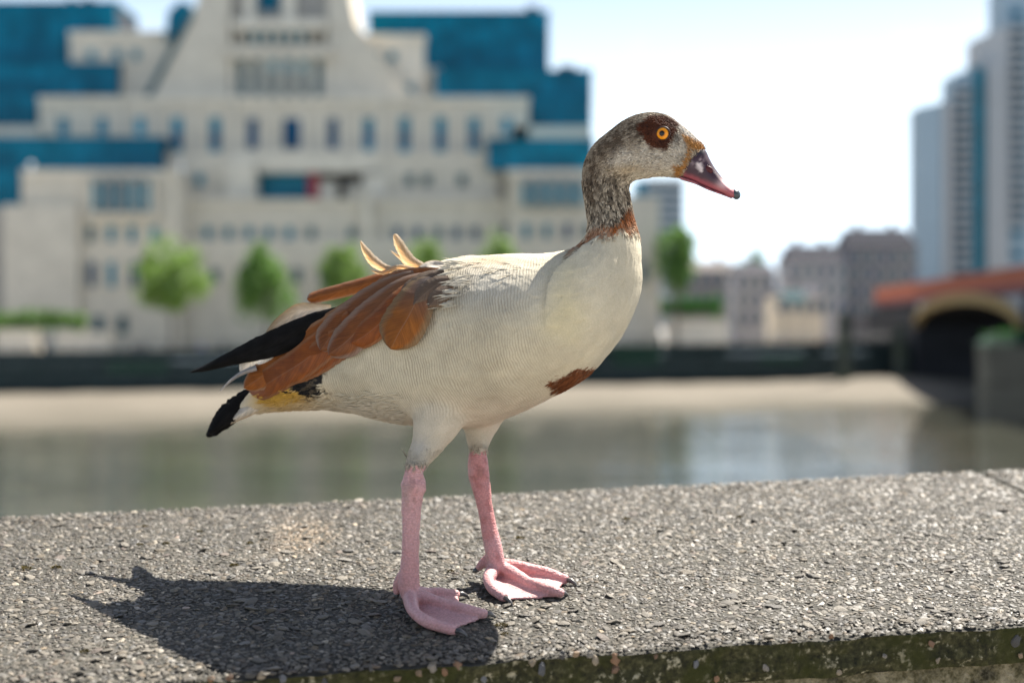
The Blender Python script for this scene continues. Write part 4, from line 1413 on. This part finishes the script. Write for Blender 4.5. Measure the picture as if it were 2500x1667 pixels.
bme.polygons.foreach_set('use_smooth', [True] * len(bme.polygons))

mbod = Mat('plumage_and_skin', (.7, .65, .55), .75, .25)
pcA = mbod.attr('plumage', 'Color'); vA = mbod.attr('verm'); skA = mbod.attr('skin')
co = mbod.coord()
# vermiculation: thin wavy dark lines
mpv = mbod.n('Mapping'); mpv.inputs['Rotation'].default_value = (0, R(12), 0); mbod.l(co, mpv.inputs['Vector'])
nz = mbod.n('TexNoise'); nz.inputs['Scale'].default_value = 110; nz.inputs['Detail'].default_value = 2; mbod.l(mpv.outputs[0], nz.inputs['Vector'])
nz2 = mbod.n('TexNoise'); nz2.inputs['Scale'].default_value = 16; nz2.inputs['Detail'].default_value = 1; mbod.l(mpv.outputs[0], nz2.inputs['Vector'])
sep = mbod.n('SeparateXYZ'); mbod.l(mpv.outputs[0], sep.inputs[0])
ph = mbod.math('MULTIPLY', sep.outputs['X'], 2 * math.pi / .0027)
ph = mbod.math('ADD', ph, mbod.math('MULTIPLY', nz.outputs['Fac'], 9.0))
ph = mbod.math('ADD', ph, mbod.math('MULTIPLY', nz2.outputs['Fac'], 42.0))
sn_ = mbod.math('SINE', ph)
line = mbod.ramp(mbod.math('MULTIPLY_ADD', sn_, .5), [(.0, 1.0), (.45, .35), (.75, 0.0)])
mad = line.node.inputs['Fac'].links[0].from_node; mad.inputs[2].default_value = .5
vfac = mbod.math('MULTIPLY', mbod.math('MULTIPLY', vA, line), mbod.ramp(mbod.noise(38, 3, .6, co), [(.3, .25), (.65, 1.0)]))
fine = mbod.noise(900, 3, .6, co)
shade = mbod.ramp(fine, [(.25, .82), (.75, 1.12)])
colA = mbod.mix(1.0, pcA, shade, 'MULTIPLY')
colA = mbod.mix(mbod.math('MULTIPLY', vfac, .55), colA, (.20, .165, .115))
vs_ = mbod.n('TexVoronoi'); vs_.inputs['Scale'].default_value = 420; mbod.l(co, vs_.inputs['Vector'])
cell = mbod.ramp(vs_.outputs['Distance'], [(.25, 1.06), (.75, .70)])
colA = mbod.mix(mbod.math('MULTIPLY', skA, .5), colA, mbod.mix(1.0, colA, cell, 'MULTIPLY'))
mbod.color(colA)
# leg scutes
wv = mbod.n('TexWave', wave_type='BANDS', bands_direction='Z'); wv.inputs['Scale'].default_value = 150; wv.inputs['Distortion'].default_value = 7.0; wv.inputs['Detail'].default_value = 2
mbod.l(co, wv.inputs['Vector'])
skb = mbod.mix(.72, wv.outputs['Fac'], vs_.outputs['Distance'])
hgt2 = mbod.mix(skA, mbod.mix(.5, fine, mbod.math('SUBTRACT', 1.0, vfac)), skb)
mbod.bump(hgt2, .6, .0012)
mbod.l(mbod.ramp(skA, [(0, .85), (1, .48)]), mbod.b.inputs['Roughness'])
mbod.b.inputs['Subsurface Radius'].default_value = (.004, .0018, .0012)
mbod.b.inputs['Subsurface Scale'].default_value = .6
mbod.l(mbod.math('MULTIPLY', skA, .25), mbod.b.inputs['Subsurface Weight'])
bodyo = glink('body', bme, mbod)
tag(bodyo, 'cream vermiculated body with chestnut neck ring, breast patch and pink webbed feet')

bm_ = bmesh.new(); bm_.from_mesh(bme); BVH = BVHTree.FromBMesh(bm_); bm_.free()
def surf(x, y):
    """sideways place of the body's near surface on the picture ray, or None"""
    a = S(x, y, -.5); b = S(x, y, .5)
    d = Vector((b - a)).normalized()
    h = BVH.ray_cast(Vector(a), d)
    return None if h[0] is None else h[0]

# ---- claws
mclaw = Mat('claw_horn', (.035, .035, .04), .35, .5)
mclaw.color(mclaw.ramp(mclaw.noise(120, 3), [(.3, (.025, .025, .03)), (.75, (.16, .145, .13))]))
for k, (p, d) in enumerate(claws):
    d = d / np.linalg.norm(d)
    q = [p - d * .003, p + d * .004 + UZ * .0012, p + d * .0085 - UZ * .0002, p + d * .0118 - UZ * .0032]
    glink('claw', MB().tube([tuple(v) for v in q], [.0029, .0026, .0017, .0005], 10).mesh('claw', True), mclaw)
for (x, y, dx, dy, lt) in ((968, 1447, 1, 14, LN + .004), (1166, 1388, -12, 9, LF + .002)):
    q = [S(x, y, lt), S(x + dx * .6, y + dy * .6, lt), S(x + dx, y + dy, lt)]
    glink('claw', MB().tube([tuple(v) for v in q], [.0032, .0026, .0006], 10).mesh('claw', True), mclaw)

# ---- eyes
meye = Mat('eye', (.8, .4, .02), .12, .25)
sp = meye.n('SeparateXYZ'); meye.l(meye.coord(), sp.inputs[0])
rad = meye.math('SQRT', meye.math('ADD', meye.math('POWER', sp.outputs['X'], 2.0), meye.math('POWER', sp.outputs['Z'], 2.0)))
rad = meye.math('DIVIDE', rad, .0074)
meye.color(meye.ramp(rad, [(.0, (.006, .005, .005)), (.30, (.006, .005, .005)), (.345, (.10, .045, .002)), (.42, (.62, .20, .004)), (.66, (.80, .29, .006)), (.78, (.42, .16, .006)), (.84, (.02, .008, .004))]))
meye.b.inputs['Coat Weight'].default_value = .15
hit = surf(1618, 327)
mlid = Mat('eye_rim', (.03, .010, .006), .5, .3)
for sgn in (1, -1):
    c = np.array([hit[0], (hit[1] + .0036) * sgn, hit[2]])
    eo = glink('eye', MB().sphere((0, 0, 0), .0074, 32, 24).mesh('eye', True), meye); eo.location = c
    ringp = [(c[0] + .0066 * math.cos(a) * 1.04, c[1] - sgn * .0034, c[2] + .0064 * math.sin(a)) for a in np.linspace(0, 2 * math.pi, 33)]
    glink('eye_rim', MB().tube(ringp, .0011, 8).mesh('eye_rim', True), mlid)

# ---- bill
BILL = [(1700, 352, 1655, 430, 10), (1721, 366, 1670, 434, 12), (1731, 386, 1692, 442, 11), (1744, 409, 1722, 456, 9.6), (1763, 434, 1757, 470, 9.2), (1781, 454, 1780, 480, 8.6), (1793, 464, 1794, 485, 6.5), (1799, 470, 1800, 482, 2)]
lv, lf, _ = loft(BILL, 70, 36, power=.85)
P2 = to_px(np.c_[lv[:, 0], -np.abs(lv[:, 1]), lv[:, 2]])
bn = fbm(lv, 240, 31, 3) - .5
bcol = np.repeat(np.array([[.045, .022, .032]]), len(lv), 0)
low = poly_sd(P2 + np.c_[bn * 10, bn * 10], z1([(1230, 715), (1330, 745), (1450, 795), (1540, 830), (1600, 835), (1660, 800), (1720, 840), (1760, 900), (1720, 990), (1560, 950), (1400, 880), (1230, 790)]))
bcol = mixc(bcol, (.33, .085, .10), sstep(-9, 8, low))
bcol = mixc(bcol, (.72, .48, .47), np.exp(-(((P2[:, 0] - 1768) / 16) ** 2 + ((P2[:, 1] - 448) / 12) ** 2)) * .8)
spot = poly_sd(P2 + np.c_[bn * 16, bn * 16], z1([(1360, 620), (1420, 625), (1430, 700), (1400, 700), (1385, 660)]))
bcol = mixc(bcol, (.62, .52, .50), sstep(-3, 3, spot))
bcol = mixc(bcol, (.45, .33, .33), sstep(.12, .2, bn) * np.exp(-(((P2[:, 0] - 1700) / 16) ** 2 + ((P2[:, 1] - 388) / 12) ** 2)))
bcol = mixc(bcol, (.03, .028, .035), np.exp(-(((P2[:, 0] - 1708) / 16) ** 2 + ((P2[:, 1] - 371) / 9) ** 2)))
bme2 = bpy.data.meshes.new('bill'); bme2.from_pydata([tuple(v) for v in lv], [], lf)
bme2.polygons.foreach_set('use_smooth', [True] * len(bme2.polygons)); bme2.update()
set_attr(bme2, 'tint', bcol)
mbill = Mat('bill_horn', (.1, .05, .06), .42, .3)
mbill.color(mbill.attr('tint', 'Color')); mbill.bump(mbill.noise(500, 3), .25, .0006)
bill = glink('bill', bme2, mbill); tag(bill, 'dark plum bill with pink edge and dark tip')
mnail = Mat('bill_nail', (.035, .045, .05), .35, .5)
a = S(1797, 475); b = S(1790, 463)
glink('nail', MB().sphere((0, 0, 0), (10 * PX, .0060, 12 * PX), 20, 14).mesh('nail', True), mnail, bill).location = a
bill.children[0].rotation_euler = (0, R(-18), 0)
LM = [(1664, 430, 1664, 440, 8), (1700, 443, 1697, 450, 7.6), (1730, 458, 1728, 464, 7), (1762, 471, 1761, 476, 6.4), (1786, 480, 1785, 485, 4)]
lv2, lf2, _ = loft(LM, 30, 20)
lme = bpy.data.meshes.new('lower_mandible'); lme.from_pydata([tuple(v) for v in lv2], [], lf2); lme.polygons.foreach_set('use_smooth', [True] * len(lme.polygons)); lme.update()
mlow = Mat('lower_mandible_horn', (.34, .08, .10), .4, .5)
mlow.color(mlow.ramp(mlow.noise(200, 3), [(.35, (.10, .035, .045)), (.65, (.45, .12, .15))]))
glink('lower_mandible', lme, mlow, bill)
mnos = Mat('nostril', (.06, .006, .008), .5, .3)
bmb = bmesh.new(); bmb.from_mesh(bme2); BB = BVHTree.FromBMesh(bmb); bmb.free()
for sgn in (-1, 1):
    a_, b_ = S(1731, 414, -.3), S(1731, 414, .3)
    h = BB.ray_cast(Vector(a_), Vector(b_ - a_).normalized())
    no = glink('nostril', MB().sphere((0, 0, 0), (.0046, .0016, .0030), 16, 10).mesh('nostril', True), mnos, bill)
    no.location = (h[0][0], abs(h[0][1]) * sgn, h[0][2]); no.rotation_euler = (0, R(38), 0)

# ------------------------------------------------------------------ large feathers
def feather_mat(name, c0, c1, edge, edge_w=.7, rough=.5, tipc=None, root=None, trans=.10, spec=.22, shaftk=.25):
    m = Mat(name, c0, rough, spec)
    u, v = m.attr('fu'), m.attr('fv')
    au = m.math('ABSOLUTE', u)
    nzf = m.noise(70, 3, .5)
    c = m.ramp(nzf, [(.3, c0), (.7, c1)])
    if root is not None:
        c = m.mix(m.ramp(v, [(.18, 1.0), (.62, 0.0)]), c, root)
    if tipc is not None:
        c = m.mix(m.ramp(v, [(.70, 0.0), (.95, 1.0)]), c, tipc)
    ew = m.math('ADD', au, m.math('MULTIPLY', nzf, .25))
    c = m.mix(m.ramp(ew, [(edge_w, 0.0), (min(1, edge_w + .32), .85)]), c, edge)
    # barbs run outwards and forwards from the shaft
    bph = m.math('ADD', m.math('MULTIPLY', v, 520.0), m.math('MULTIPLY', au, -90.0))
    barb = m.math('SINE', bph)
    cv = m.n('CombineXYZ'); m.l(m.math('ADD', m.math('MULTIPLY', v, 75.0), m.math('MULTIPLY', au, -16.0)), cv.inputs[0]); m.l(m.math('MULTIPLY', u, .9), cv.inputs[1])
    stn = m.noise(1.0, 4, .65, cv.outputs[0])
    c = m.mix(1.0, c, m.ramp(stn, [(.28, .62), (.72, 1.32)]), 'MULTIPLY')
    c = m.mix(1.0, c, m.ramp(m.math('MULTIPLY_ADD', u, .5), [(.45, 1.08), (.60, .78)]), 'MULTIPLY')
    big = m.math('SINE', m.math('ADD', m.math('MULTIPLY', v, 63.0), m.math('ADD', m.math('MULTIPLY', au, -16.0), m.math('MULTIPLY', nzf, 9.0))))
    c = m.mix(1.0, c, m.ramp(m.math('MULTIPLY_ADD', barb, .25), [(0, .80), (1, 1.15)]), 'MULTIPLY')
    c = m.mix(.22, c, m.mix(1.0, c, m.ramp(m.math('MULTIPLY_ADD', big, .5), [(0, .75), (1, 1.2)]), 'MULTIPLY'))
    for nd in m.nt.nodes:
        if nd.type == 'MATH' and nd.operation == 'MULTIPLY_ADD':
            nd.inputs[2].default_value = .5
    shaft = m.ramp(au, [(.012, 1.0), (.03, 0.0)])
    c = m.mix(m.math('MULTIPLY', shaft, shaftk), c, (.30, .22, .16))
    m.color(c)
    m.bump(barb, .35, .0006)
    tr = m.n('BsdfTranslucent'); m.l(c, tr.inputs['Color'])
    ms = m.n('MixShader'); ms.inputs['Fac'].default_value = trans
    m.l(m.b.outputs[0], ms.inputs[1]); m.l(tr.outputs[0], ms.inputs[2])
    m.l(ms.outputs[0], m.nt.nodes['Material Output'].inputs['Surface'])
    return m
FM = {}
FM['rufous'] = feather_mat('rufous_feather', (.33, .098, .012), (.235, .066, .009), (.30, .16, .085), .86)
FM['rufous_d'] = feather_mat('dark_rufous_feather', (.27, .072, .009), (.18, .045, .007), (.24, .10, .04), .9)
FM['tertial'] = feather_mat('tertial_feather', (.30, .098, .012), (.225, .070, .010), (.20, .13, .065), .74, root=(.115, .082, .068))
FM['mauve'] = feather_mat('mauve_edged_feather', (.215, .066, .014), (.15, .046, .012), (.24, .165, .125), .72, root=(.22, .10, .045))
FM['brown'] = feather_mat('grey_brown_covert', (.12, .080, .055), (.16, .10, .062), (.15, .10, .065), .75)
FM['beige'] = feather_mat('beige_scapular', (.78, .58, .36), (.84, .66, .45), (.86, .73, .55), .6, trans=.62, shaftk=.12)
FM['cream'] = feather_mat('cream_covert', (.72, .64, .53), (.78, .71, .62), (.74, .58, .40), .85, trans=.3, shaftk=.1)
FM['black'] = feather_mat('black_flight_feather', (.006, .0055, .005), (.011, .010, .010), (.013, .012, .011), .8, rough=.7, trans=.0, spec=.06, shaftk=0.0)
FM['white'] = feather_mat('white_covert', (.74, .68, .60), (.80, .76, .70), (.8, .76, .7), .8, trans=.3)
FM['wisp'] = feather_mat('grey_wisp', (.42, .38, .36), (.5, .46, .44), (.5, .48, .46), .7, trans=.3)

def feather(name, pts, wid, mat, lift=.002, tip=.12, camber=.003, both=True, n=44, m=15, rag=0.018, lat=None, hug=1.0, seed=0, serr=0.0, label=None):
    """pts: picture points root->tip; wid: full width px at those; lift: how far it lies off the body.
    lat: explicit sideways places (m) at the points instead of hugging the body"""
    g = np.random.default_rng(seed + 100)
    c = catmull(np.c_[np.array(pts, float), np.array(wid, float)], n)
    t = np.linspace(0, 1, n)
    tan = np.gradient(c[:, :2], axis=0); tan /= np.linalg.norm(tan, axis=1)[:, None]
    nor = np.c_[-tan[:, 1], tan[:, 0]]
    w = c[:, 2] / 2
    w = w * np.where(t > 1 - tip, np.sqrt(np.clip(1 - ((t - (1 - tip)) / tip) ** 2, 0, 1)), 1)
    w = np.maximum(w, .4)
    s = np.linspace(-1, 1, m)
    ragv = 1 + rag * g.normal(size=(n, 2))
    if serr:
        ragv[:, 0] += serr * np.abs(np.sin(t * 44))
    ww = w[:, None] * np.where(s[None] < 0, ragv[:, 0:1], ragv[:, 1:2])
    px = c[:, None, 0] + nor[:, None, 0] * s[None, :] * ww
    py = c[:, None, 1] + nor[:, None, 1] * s[None, :] * ww
    L = np.zeros((n, m))
    if lat is not None:
        lc = catmull(np.array(lat, float)[:, None] * np.ones((1, 1)), n)[:, 0]
        L[:] = lc[:, None] + camber * (s[None] ** 2)
    else:
        last = -.03
        cen = np.zeros(n)
        for i in range(n):
            h = surf(c[i, 0], c[i, 1])
            if h is not None: last = h[1]
            cen[i] = last
        k = 9
        cs_ = np.convolve(np.r_[[cen[0]] * k, cen, [cen[-1]] * k], np.ones(k) / k, 'same')[k:-k]
        L[:] = (cs_ - lift)[:, None] + camber * (s[None] ** 2)
        for i in range(n):
            for j in range(0, m):
                h = surf(px[i, j], py[i, j])
                if h is not None:
                    L[i, j] = min(L[i, j], h[1] - lift * (.55 + .45 * (1 - s[j] ** 2)))
        # ease the sheet
        for _ in range(3):
            L[1:-1] = (L[:-2] + 2 * L[1:-1] + L[2:]) / 4
            L[:, 1:-1] = (L[:, :-2] + 2 * L[:, 1:-1] + L[:, 2:]) / 4
    th = .00028 * (1 - .6 * s[None] ** 2) * np.ones((n, 1))
    th[:, m // 2] += .0003 * (1 - t)
    A = S(px, py, L - th); B = S(px, py, L + th * .6)
    V = np.vstack([A.reshape(-1, 3), B.reshape(-1, 3)])
    nn2 = n * m
    Fq = []
    for i in range(n - 1):
        for j in range(m - 1):
            a = i * m + j
            Fq.append((a, a + m, a + m + 1, a + 1)); Fq.append((nn2 + a, nn2 + a + 1, nn2 + a + m + 1, nn2 + a + m))
    rim = [j for j in range(m)] + [i * m + m - 1 for i in range(1, n)] + [(n - 1) * m + j for j in range(m - 2, -1, -1)] + [i * m for i in range(n - 2, 0, -1)]
    fu = np.tile(np.repeat(s[None], n, 0).ravel(), 2); fv = np.tile(np.repeat(t[:, None], m, 1).ravel(), 2)
    # the rim has vertices of its own so that the vane stays crisp at its edge
    nb_ = len(V); rimA = np.array(rim); kr = len(rim)
    V = np.vstack([V, V[rimA], V[rimA + nn2]]); fu = np.r_[fu, fu[rimA], fu[rimA]]; fv = np.r_[fv, fv[rimA], fv[rimA]]
    for k in range(kr):
        k2 = (k + 1) % kr
        Fq.append((nb_ + k, nb_ + k2, nb_ + kr + k2, nb_ + kr + k))
    me = np_mesh(name, V, np.array(Fq), {'fu': fu, 'fv': fv}, smooth=True, k=4)
    o_ = glink(name, me, FM[mat])
    if label: o_['label'] = label
    if both:
        V2 = V * np.array([1, -1, 1])
        me2 = np_mesh(name, V2, np.array(Fq)[:, ::-1], {'fu': fu, 'fv': fv}, smooth=True, k=4)
        glink(name, me2, FM[mat])
    return o_
Z = z2
# tail: black fan with cream coverts below
for k in range(5):
    dl = (k - 2) * .007
    dx, dy = (0, 6, 12, -4, 2)[k], (0, -8, 6, 8, -4)[k]
    feather('tail_feather', [(650, 945 + dy * .3), (590, 985 + dy * .5), (545, 1022 + dy), (508 + dx, 1058 + dy)], [30, 44, 38, 12], 'black', tip=.04, camber=.003, both=False,
            lat=[dl * .5, dl * .8, dl * 1.3, dl * 1.8], rag=.05, seed=k, label='black tail feather' if k == 0 else None)
feather('undertail_covert', [(690, 975), (630, 985), (585, 1012), (550, 1036)], [52, 44, 27, 10], 'cream', tip=.2, both=False, lat=[-.022, -.021, -.016, -.012], camber=.008)
feather('undertail_covert', [(690, 975), (630, 985), (590, 1010), (560, 1030)], [52, 44, 27, 10], 'cream', tip=.2, both=False, lat=[.022, .021, .016, .012], camber=-.008)
# black primary reaching past the tail
feather('primary_feather', Z([(1130, 590), (900, 708), (640, 835), (430, 920), (200, 1012), (38, 1062)]), [6, 44, 52, 40, 20, 4], 'black', tip=.04, camber=.004, both=False, lat=[-.062, -.058, -.050, -.043, -.036, -.030], serr=.13, rag=.03, label='long black primary feather')
feather('primary_feather', Z([(1120, 640), (900, 770), (640, 885), (430, 950), (250, 1005), (120, 1040)]), [6, 44, 44, 30, 16, 4], 'black', tip=.05, camber=.004, both=False, lat=[-.060, -.056, -.049, -.042, -.036, -.032])
feather('primary_feather', Z([(1000, 680), (880, 730), (640, 845), (430, 925), (230, 1010), (100, 1060)]), [6, 36, 46, 38, 18, 4], 'black', tip=.05, camber=-.004, both=False, lat=[.062, .058, .050, .043, .036, .030])
# pale covert of the far wing, sunlit
feather('pale_covert', Z([(1060, 600), (930, 605), (820, 625), (700, 700), (590, 775)]), [18, 30, 38, 30, 12], 'cream', tip=.2, both=False, lat=[.0, .008, .012, .010, .006], camber=-.012)
feather('pale_covert', Z([(640, 900), (540, 955), (470, 990), (405, 1060)]), [30, 44, 44, 24], 'white', tip=.25, both=False, lat=[-.045, -.042, -.036, -.030])
feather('wisp_feather', Z([(520, 1030), (420, 1065), (330, 1125), (255, 1200)]), [14, 11, 6, 2], 'wisp', tip=.1, both=False, lat=[-.046, -.044, -.040, -.036])
# far, top rufous tertial standing off
feather('tertial_feather', Z([(1560, 345), (1400, 400), (1200, 455), (1020, 500), (885, 535)]), [34, 36, 36, 33, 26], 'rufous', tip=.10, both=False, lat=[-.020, -.018, -.014, -.008, -.004], camber=.006, seed=3)
# secondaries, lowest first
feather('secondary_feather', Z([(1260, 770), (1080, 880), (900, 1000), (720, 1085), (600, 1120)]), [70, 78, 74, 54, 26], 'rufous_d', lift=.0022, tip=.16, seed=4)
feather('secondary_feather', Z([(1230, 690), (1050, 830), (860, 980), (700, 1080), (560, 1165), (470, 1205)]), [60, 76, 78, 74, 66, 40], 'rufous_d', lift=.0040, tip=.16, seed=5)
feather('secondary_feather', Z([(1480, 460), (1300, 570), (1120, 695), (900, 845), (690, 995), (540, 1105), (430, 1175)]), [16, 44, 60, 70, 72, 62, 38], 'rufous', lift=.0056, tip=.16, seed=6)
feather('secondary_feather', Z([(1640, 360), (1430, 470), (1220, 610), (1020, 740), (900, 830), (850, 880)]), [14, 38, 54, 56, 48, 26], 'rufous', lift=.0070, tip=.2, seed=7)
feather('tertial_feather', Z([(1740, 340), (1570, 405), (1390, 515), (1200, 670), (1060, 800), (985, 905)]), [16, 44, 68, 80, 76, 48], 'mauve', lift=.0080, tip=.18, seed=8)
feather('tertial_feather', Z([(1780, 355), (1620, 420), (1460, 545), (1310, 690), (1180, 830), (1040, 935)]), [16, 40, 64, 78, 82, 54], 'mauve', lift=.0094, tip=.18, camber=.004, seed=9, label='broad rufous feather with mauve-grey margin')
feather('tertial_feather', Z([(1800, 370), (1670, 440), (1560, 550), (1420, 700), (1290, 805), (1200, 850)]), [14, 36, 58, 66, 60, 32], 'rufous_d', lift=.0104, tip=.2, camber=.006, seed=10)
feather('tertial_feather', Z([(1840, 360), (1740, 440), (1680, 540), (1615, 665), (1545, 785), (1490, 895)]), [20, 60, 92, 108, 104, 62], 'tertial', lift=.0116, tip=.20, camber=.005, seed=11, label='broad orange-brown tertial hanging lowest at the flank')
# grey-brown coverts at the shoulder
feather('covert_feather', Z([(1925, 430), (1870, 490), (1810, 545), (1760, 590)]), [22, 40, 40, 20], 'brown', lift=.0124, tip=.3, camber=.004, seed=12)
feather('covert_feather', Z([(1915, 390), (1820, 430), (1730, 500), (1650, 575)]), [22, 42, 44, 22], 'brown', lift=.0130, tip=.3, camber=.004, seed=13)
feather('covert_feather', Z([(1880, 345), (1760, 385), (1640, 455), (1550, 530)]), [20, 38, 40, 18], 'brown', lift=.0136, tip=.3, camber=.004, seed=15)
feather('covert_feather', Z([(1840, 340), (1740, 350), (1600, 370), (1460, 410), (1350, 460)]), [22, 34, 38, 34, 16], 'rufous', lift=.0110, tip=.2, seed=14)
# upturned beige scapulars against the light
feather('scapular_feather', Z([(1560, 350), (1450, 310), (1370, 260), (1310, 185), (1272, 112)]), [12, 20, 25, 18, 3], 'beige', tip=.05, both=False, lat=[-.0295, -.0295, -.0255, -.0215, -.0175], camber=.003, rag=.05, seed=20, label='beige feather curling up, left of two')
feather('scapular_feather', Z([(1790, 325), (1700, 300), (1630, 260), (1580, 190), (1545, 120), (1518, 62)]), [18, 28, 31, 27, 22, 8], 'beige', tip=.05, both=False, lat=[-.0275, -.0275, -.0255, -.0215, -.0175, -.0135], camber=.003, rag=.05, seed=21, label='beige feather curling up, right of two')
feather('scapular_feather', Z([(1660, 315), (1570, 302), (1500, 315), (1430, 343), (1345, 325)]), [8, 12, 13, 10, 2], 'beige', tip=.06, both=False, lat=[-.034, -.034, -.032, -.030, -.026], camber=.002, rag=.06, seed=22)
feather('scapular_feather', Z([(1600, 285), (1560, 235), (1520, 205), (1490, 185)]), [6, 8, 5, 1], 'beige', tip=.06, both=False, lat=[-.022, -.018, -.014, -.012], camber=.001, rag=.06, seed=23)
feather('scapular_feather', Z([(1880, 285), (1800, 290), (1730, 315), (1680, 340)]), [14, 26, 26, 10], 'cream', lift=.006, tip=.2, both=False, seed=24)

# ---- small feathers: head and neck, shoulder wisps, vent fringe
def small_feathers(name, sel, n, ln, wd, lift, seed, tint_var=.3, mat=None, flow=None, dark=0.0, off=0.0):
    g = np.random.default_rng(seed)
    idx = np.where(sel)[0]
    idx = g.choice(idx, min(n, len(idx)), replace=False)
    P = BV[idx] + BN[idx] * off; Nn = BN[idx]
    # flow: away from the bill along the body's middle line
    j = np.argmin(((P[:, None, [0, 2]] - SPINE[None, ::3][:, :, [0, 2]]) ** 2).sum(-1), axis=1) * 3
    tg = SPINE[np.maximum(j - 3, 0)] - SPINE[np.minimum(j + 3, len(SPINE) - 1)]
    tg = tg / (np.linalg.norm(tg, axis=1)[:, None] + 1e-9)
    if flow is not None: tg = np.repeat(np.array(flow)[None], len(P), 0)
    tg = tg + g.normal(0, .16, tg.shape)
    tg = tg - Nn * (tg * Nn).sum(1)[:, None]; tg /= np.linalg.norm(tg, axis=1)[:, None]
    sd = np.cross(Nn, tg)
    l = ln * g.uniform(.65, 1.3, (len(P), 1)); w = wd * g.uniform(.7, 1.25, (len(P), 1)); h = lift * g.uniform(.5, 1.4, (len(P), 1))
    b0 = P - Nn * .0006
    V = np.stack([b0, P + tg * l * .5 + sd * w * .5 + Nn * h * .5, P + tg * l * .5 - sd * w * .5 + Nn * h * .5, P + tg * l * .5 + Nn * (h * .5 + w * .22), P + tg * l + Nn * h], 1).reshape(-1, 3)
    T = np.array([(0, 1, 3), (0, 3, 2), (1, 4, 3), (3, 4, 2)])
    T = (T[None] + (np.arange(len(P)) * 5)[:, None, None]).reshape(-1, 3)
    c = col[idx] * (1 + tint_var * g.normal(size=(len(P), 1)))
    if dark > 0:
        dk = g.random(len(P)) < dark
        c[dk] *= .35
    c = np.clip(c, .004, .9)
    cc = np.repeat(c, 5, axis=0).reshape(-1, 5, 3)
    cc[:, 4] *= 1.12
    cc[:, 0] *= .8
    me = np_mesh(name, V, T, {'plumage': cc.reshape(-1, 3)}, smooth=False)
    return tag(glink(name, me, mat or msf), kind='stuff')
msf = Mat('small_feathers', (.3, .25, .2), .8, .2)
msf.color(msf.attr('plumage', 'Color'))
trf = msf.n('BsdfTranslucent'); msf.l(msf.attr('plumage', 'Color'), trf.inputs['Color'])
mxf = msf.n('MixShader'); mxf.inputs['Fac'].default_value = .2
msf.l(msf.b.outputs[0], mxf.inputs[1]); msf.l(trf.outputs[0], mxf.inputs[2])
msf.l(mxf.outputs[0], msf.nt.nodes['Material Output'].inputs['Surface'])
ex = np.hypot(X - 1618, Yp_ - 327) > 19
small_feathers('head_feathers', (hn > .5) & (Yp_ < 445) & ex, 9000, .0042, .0016, .0007, 1, .22)
small_feathers('neck_feathers', (hn > .4) & (Yp_ >= 430) & (X < 1600), 4200, .0075, .0024, .0014, 2, .30, dark=.16)
small_feathers('ring_feathers', (ring > -6) & (X > 1380), 1800, .0075, .0022, .0012, 3, .25)
small_feathers('breast_patch_feathers', (bp > 1), 700, .008, .0022, .0008, 4, .25)
small_feathers('vent_feathers', (vent > -10) & (X > 700) & (Yp_ > 935), 500, .010, .003, .0014, 5, .3)
small_feathers('undertail_feathers', (Yp_ > 960) & (X > 640) & (X < 1000) & (BN[:, 2] < -.2) & (skin < .1), 1300, .014, .003, .0013, 6, .07)
small_feathers('thigh_feathers', (real[:, 1] > 1092 + 30 * (vnoise(BV, 900, 77) - .5)) & (skin < .4) & (X > 960) & (X < 1230), 600, .0055, .0018, .0004, 7, .06, flow=(0, 0, -1))
small_feathers('shoulder_feathers', (np.abs(X - 1150) < 130) & (np.abs(Yp_ - 672) < 34) & (BN[:, 2] > -.1), 110, .018, .0016, .0014, 8, .1)
lap = poly_sd(PXY, z2([(1930, 320), (2060, 300), (2090, 430), (2060, 560), (1960, 610), (1880, 600), (1960, 520), (1975, 450)]))
small_feathers('lapping_feathers', lap > 0, 80, .017, .0036, .0016, 9, .05, off=.0085)
small_feathers('lapping_feathers', (lap > -6), 45, .016, .0013, .0022, 10, .08, off=.0095)
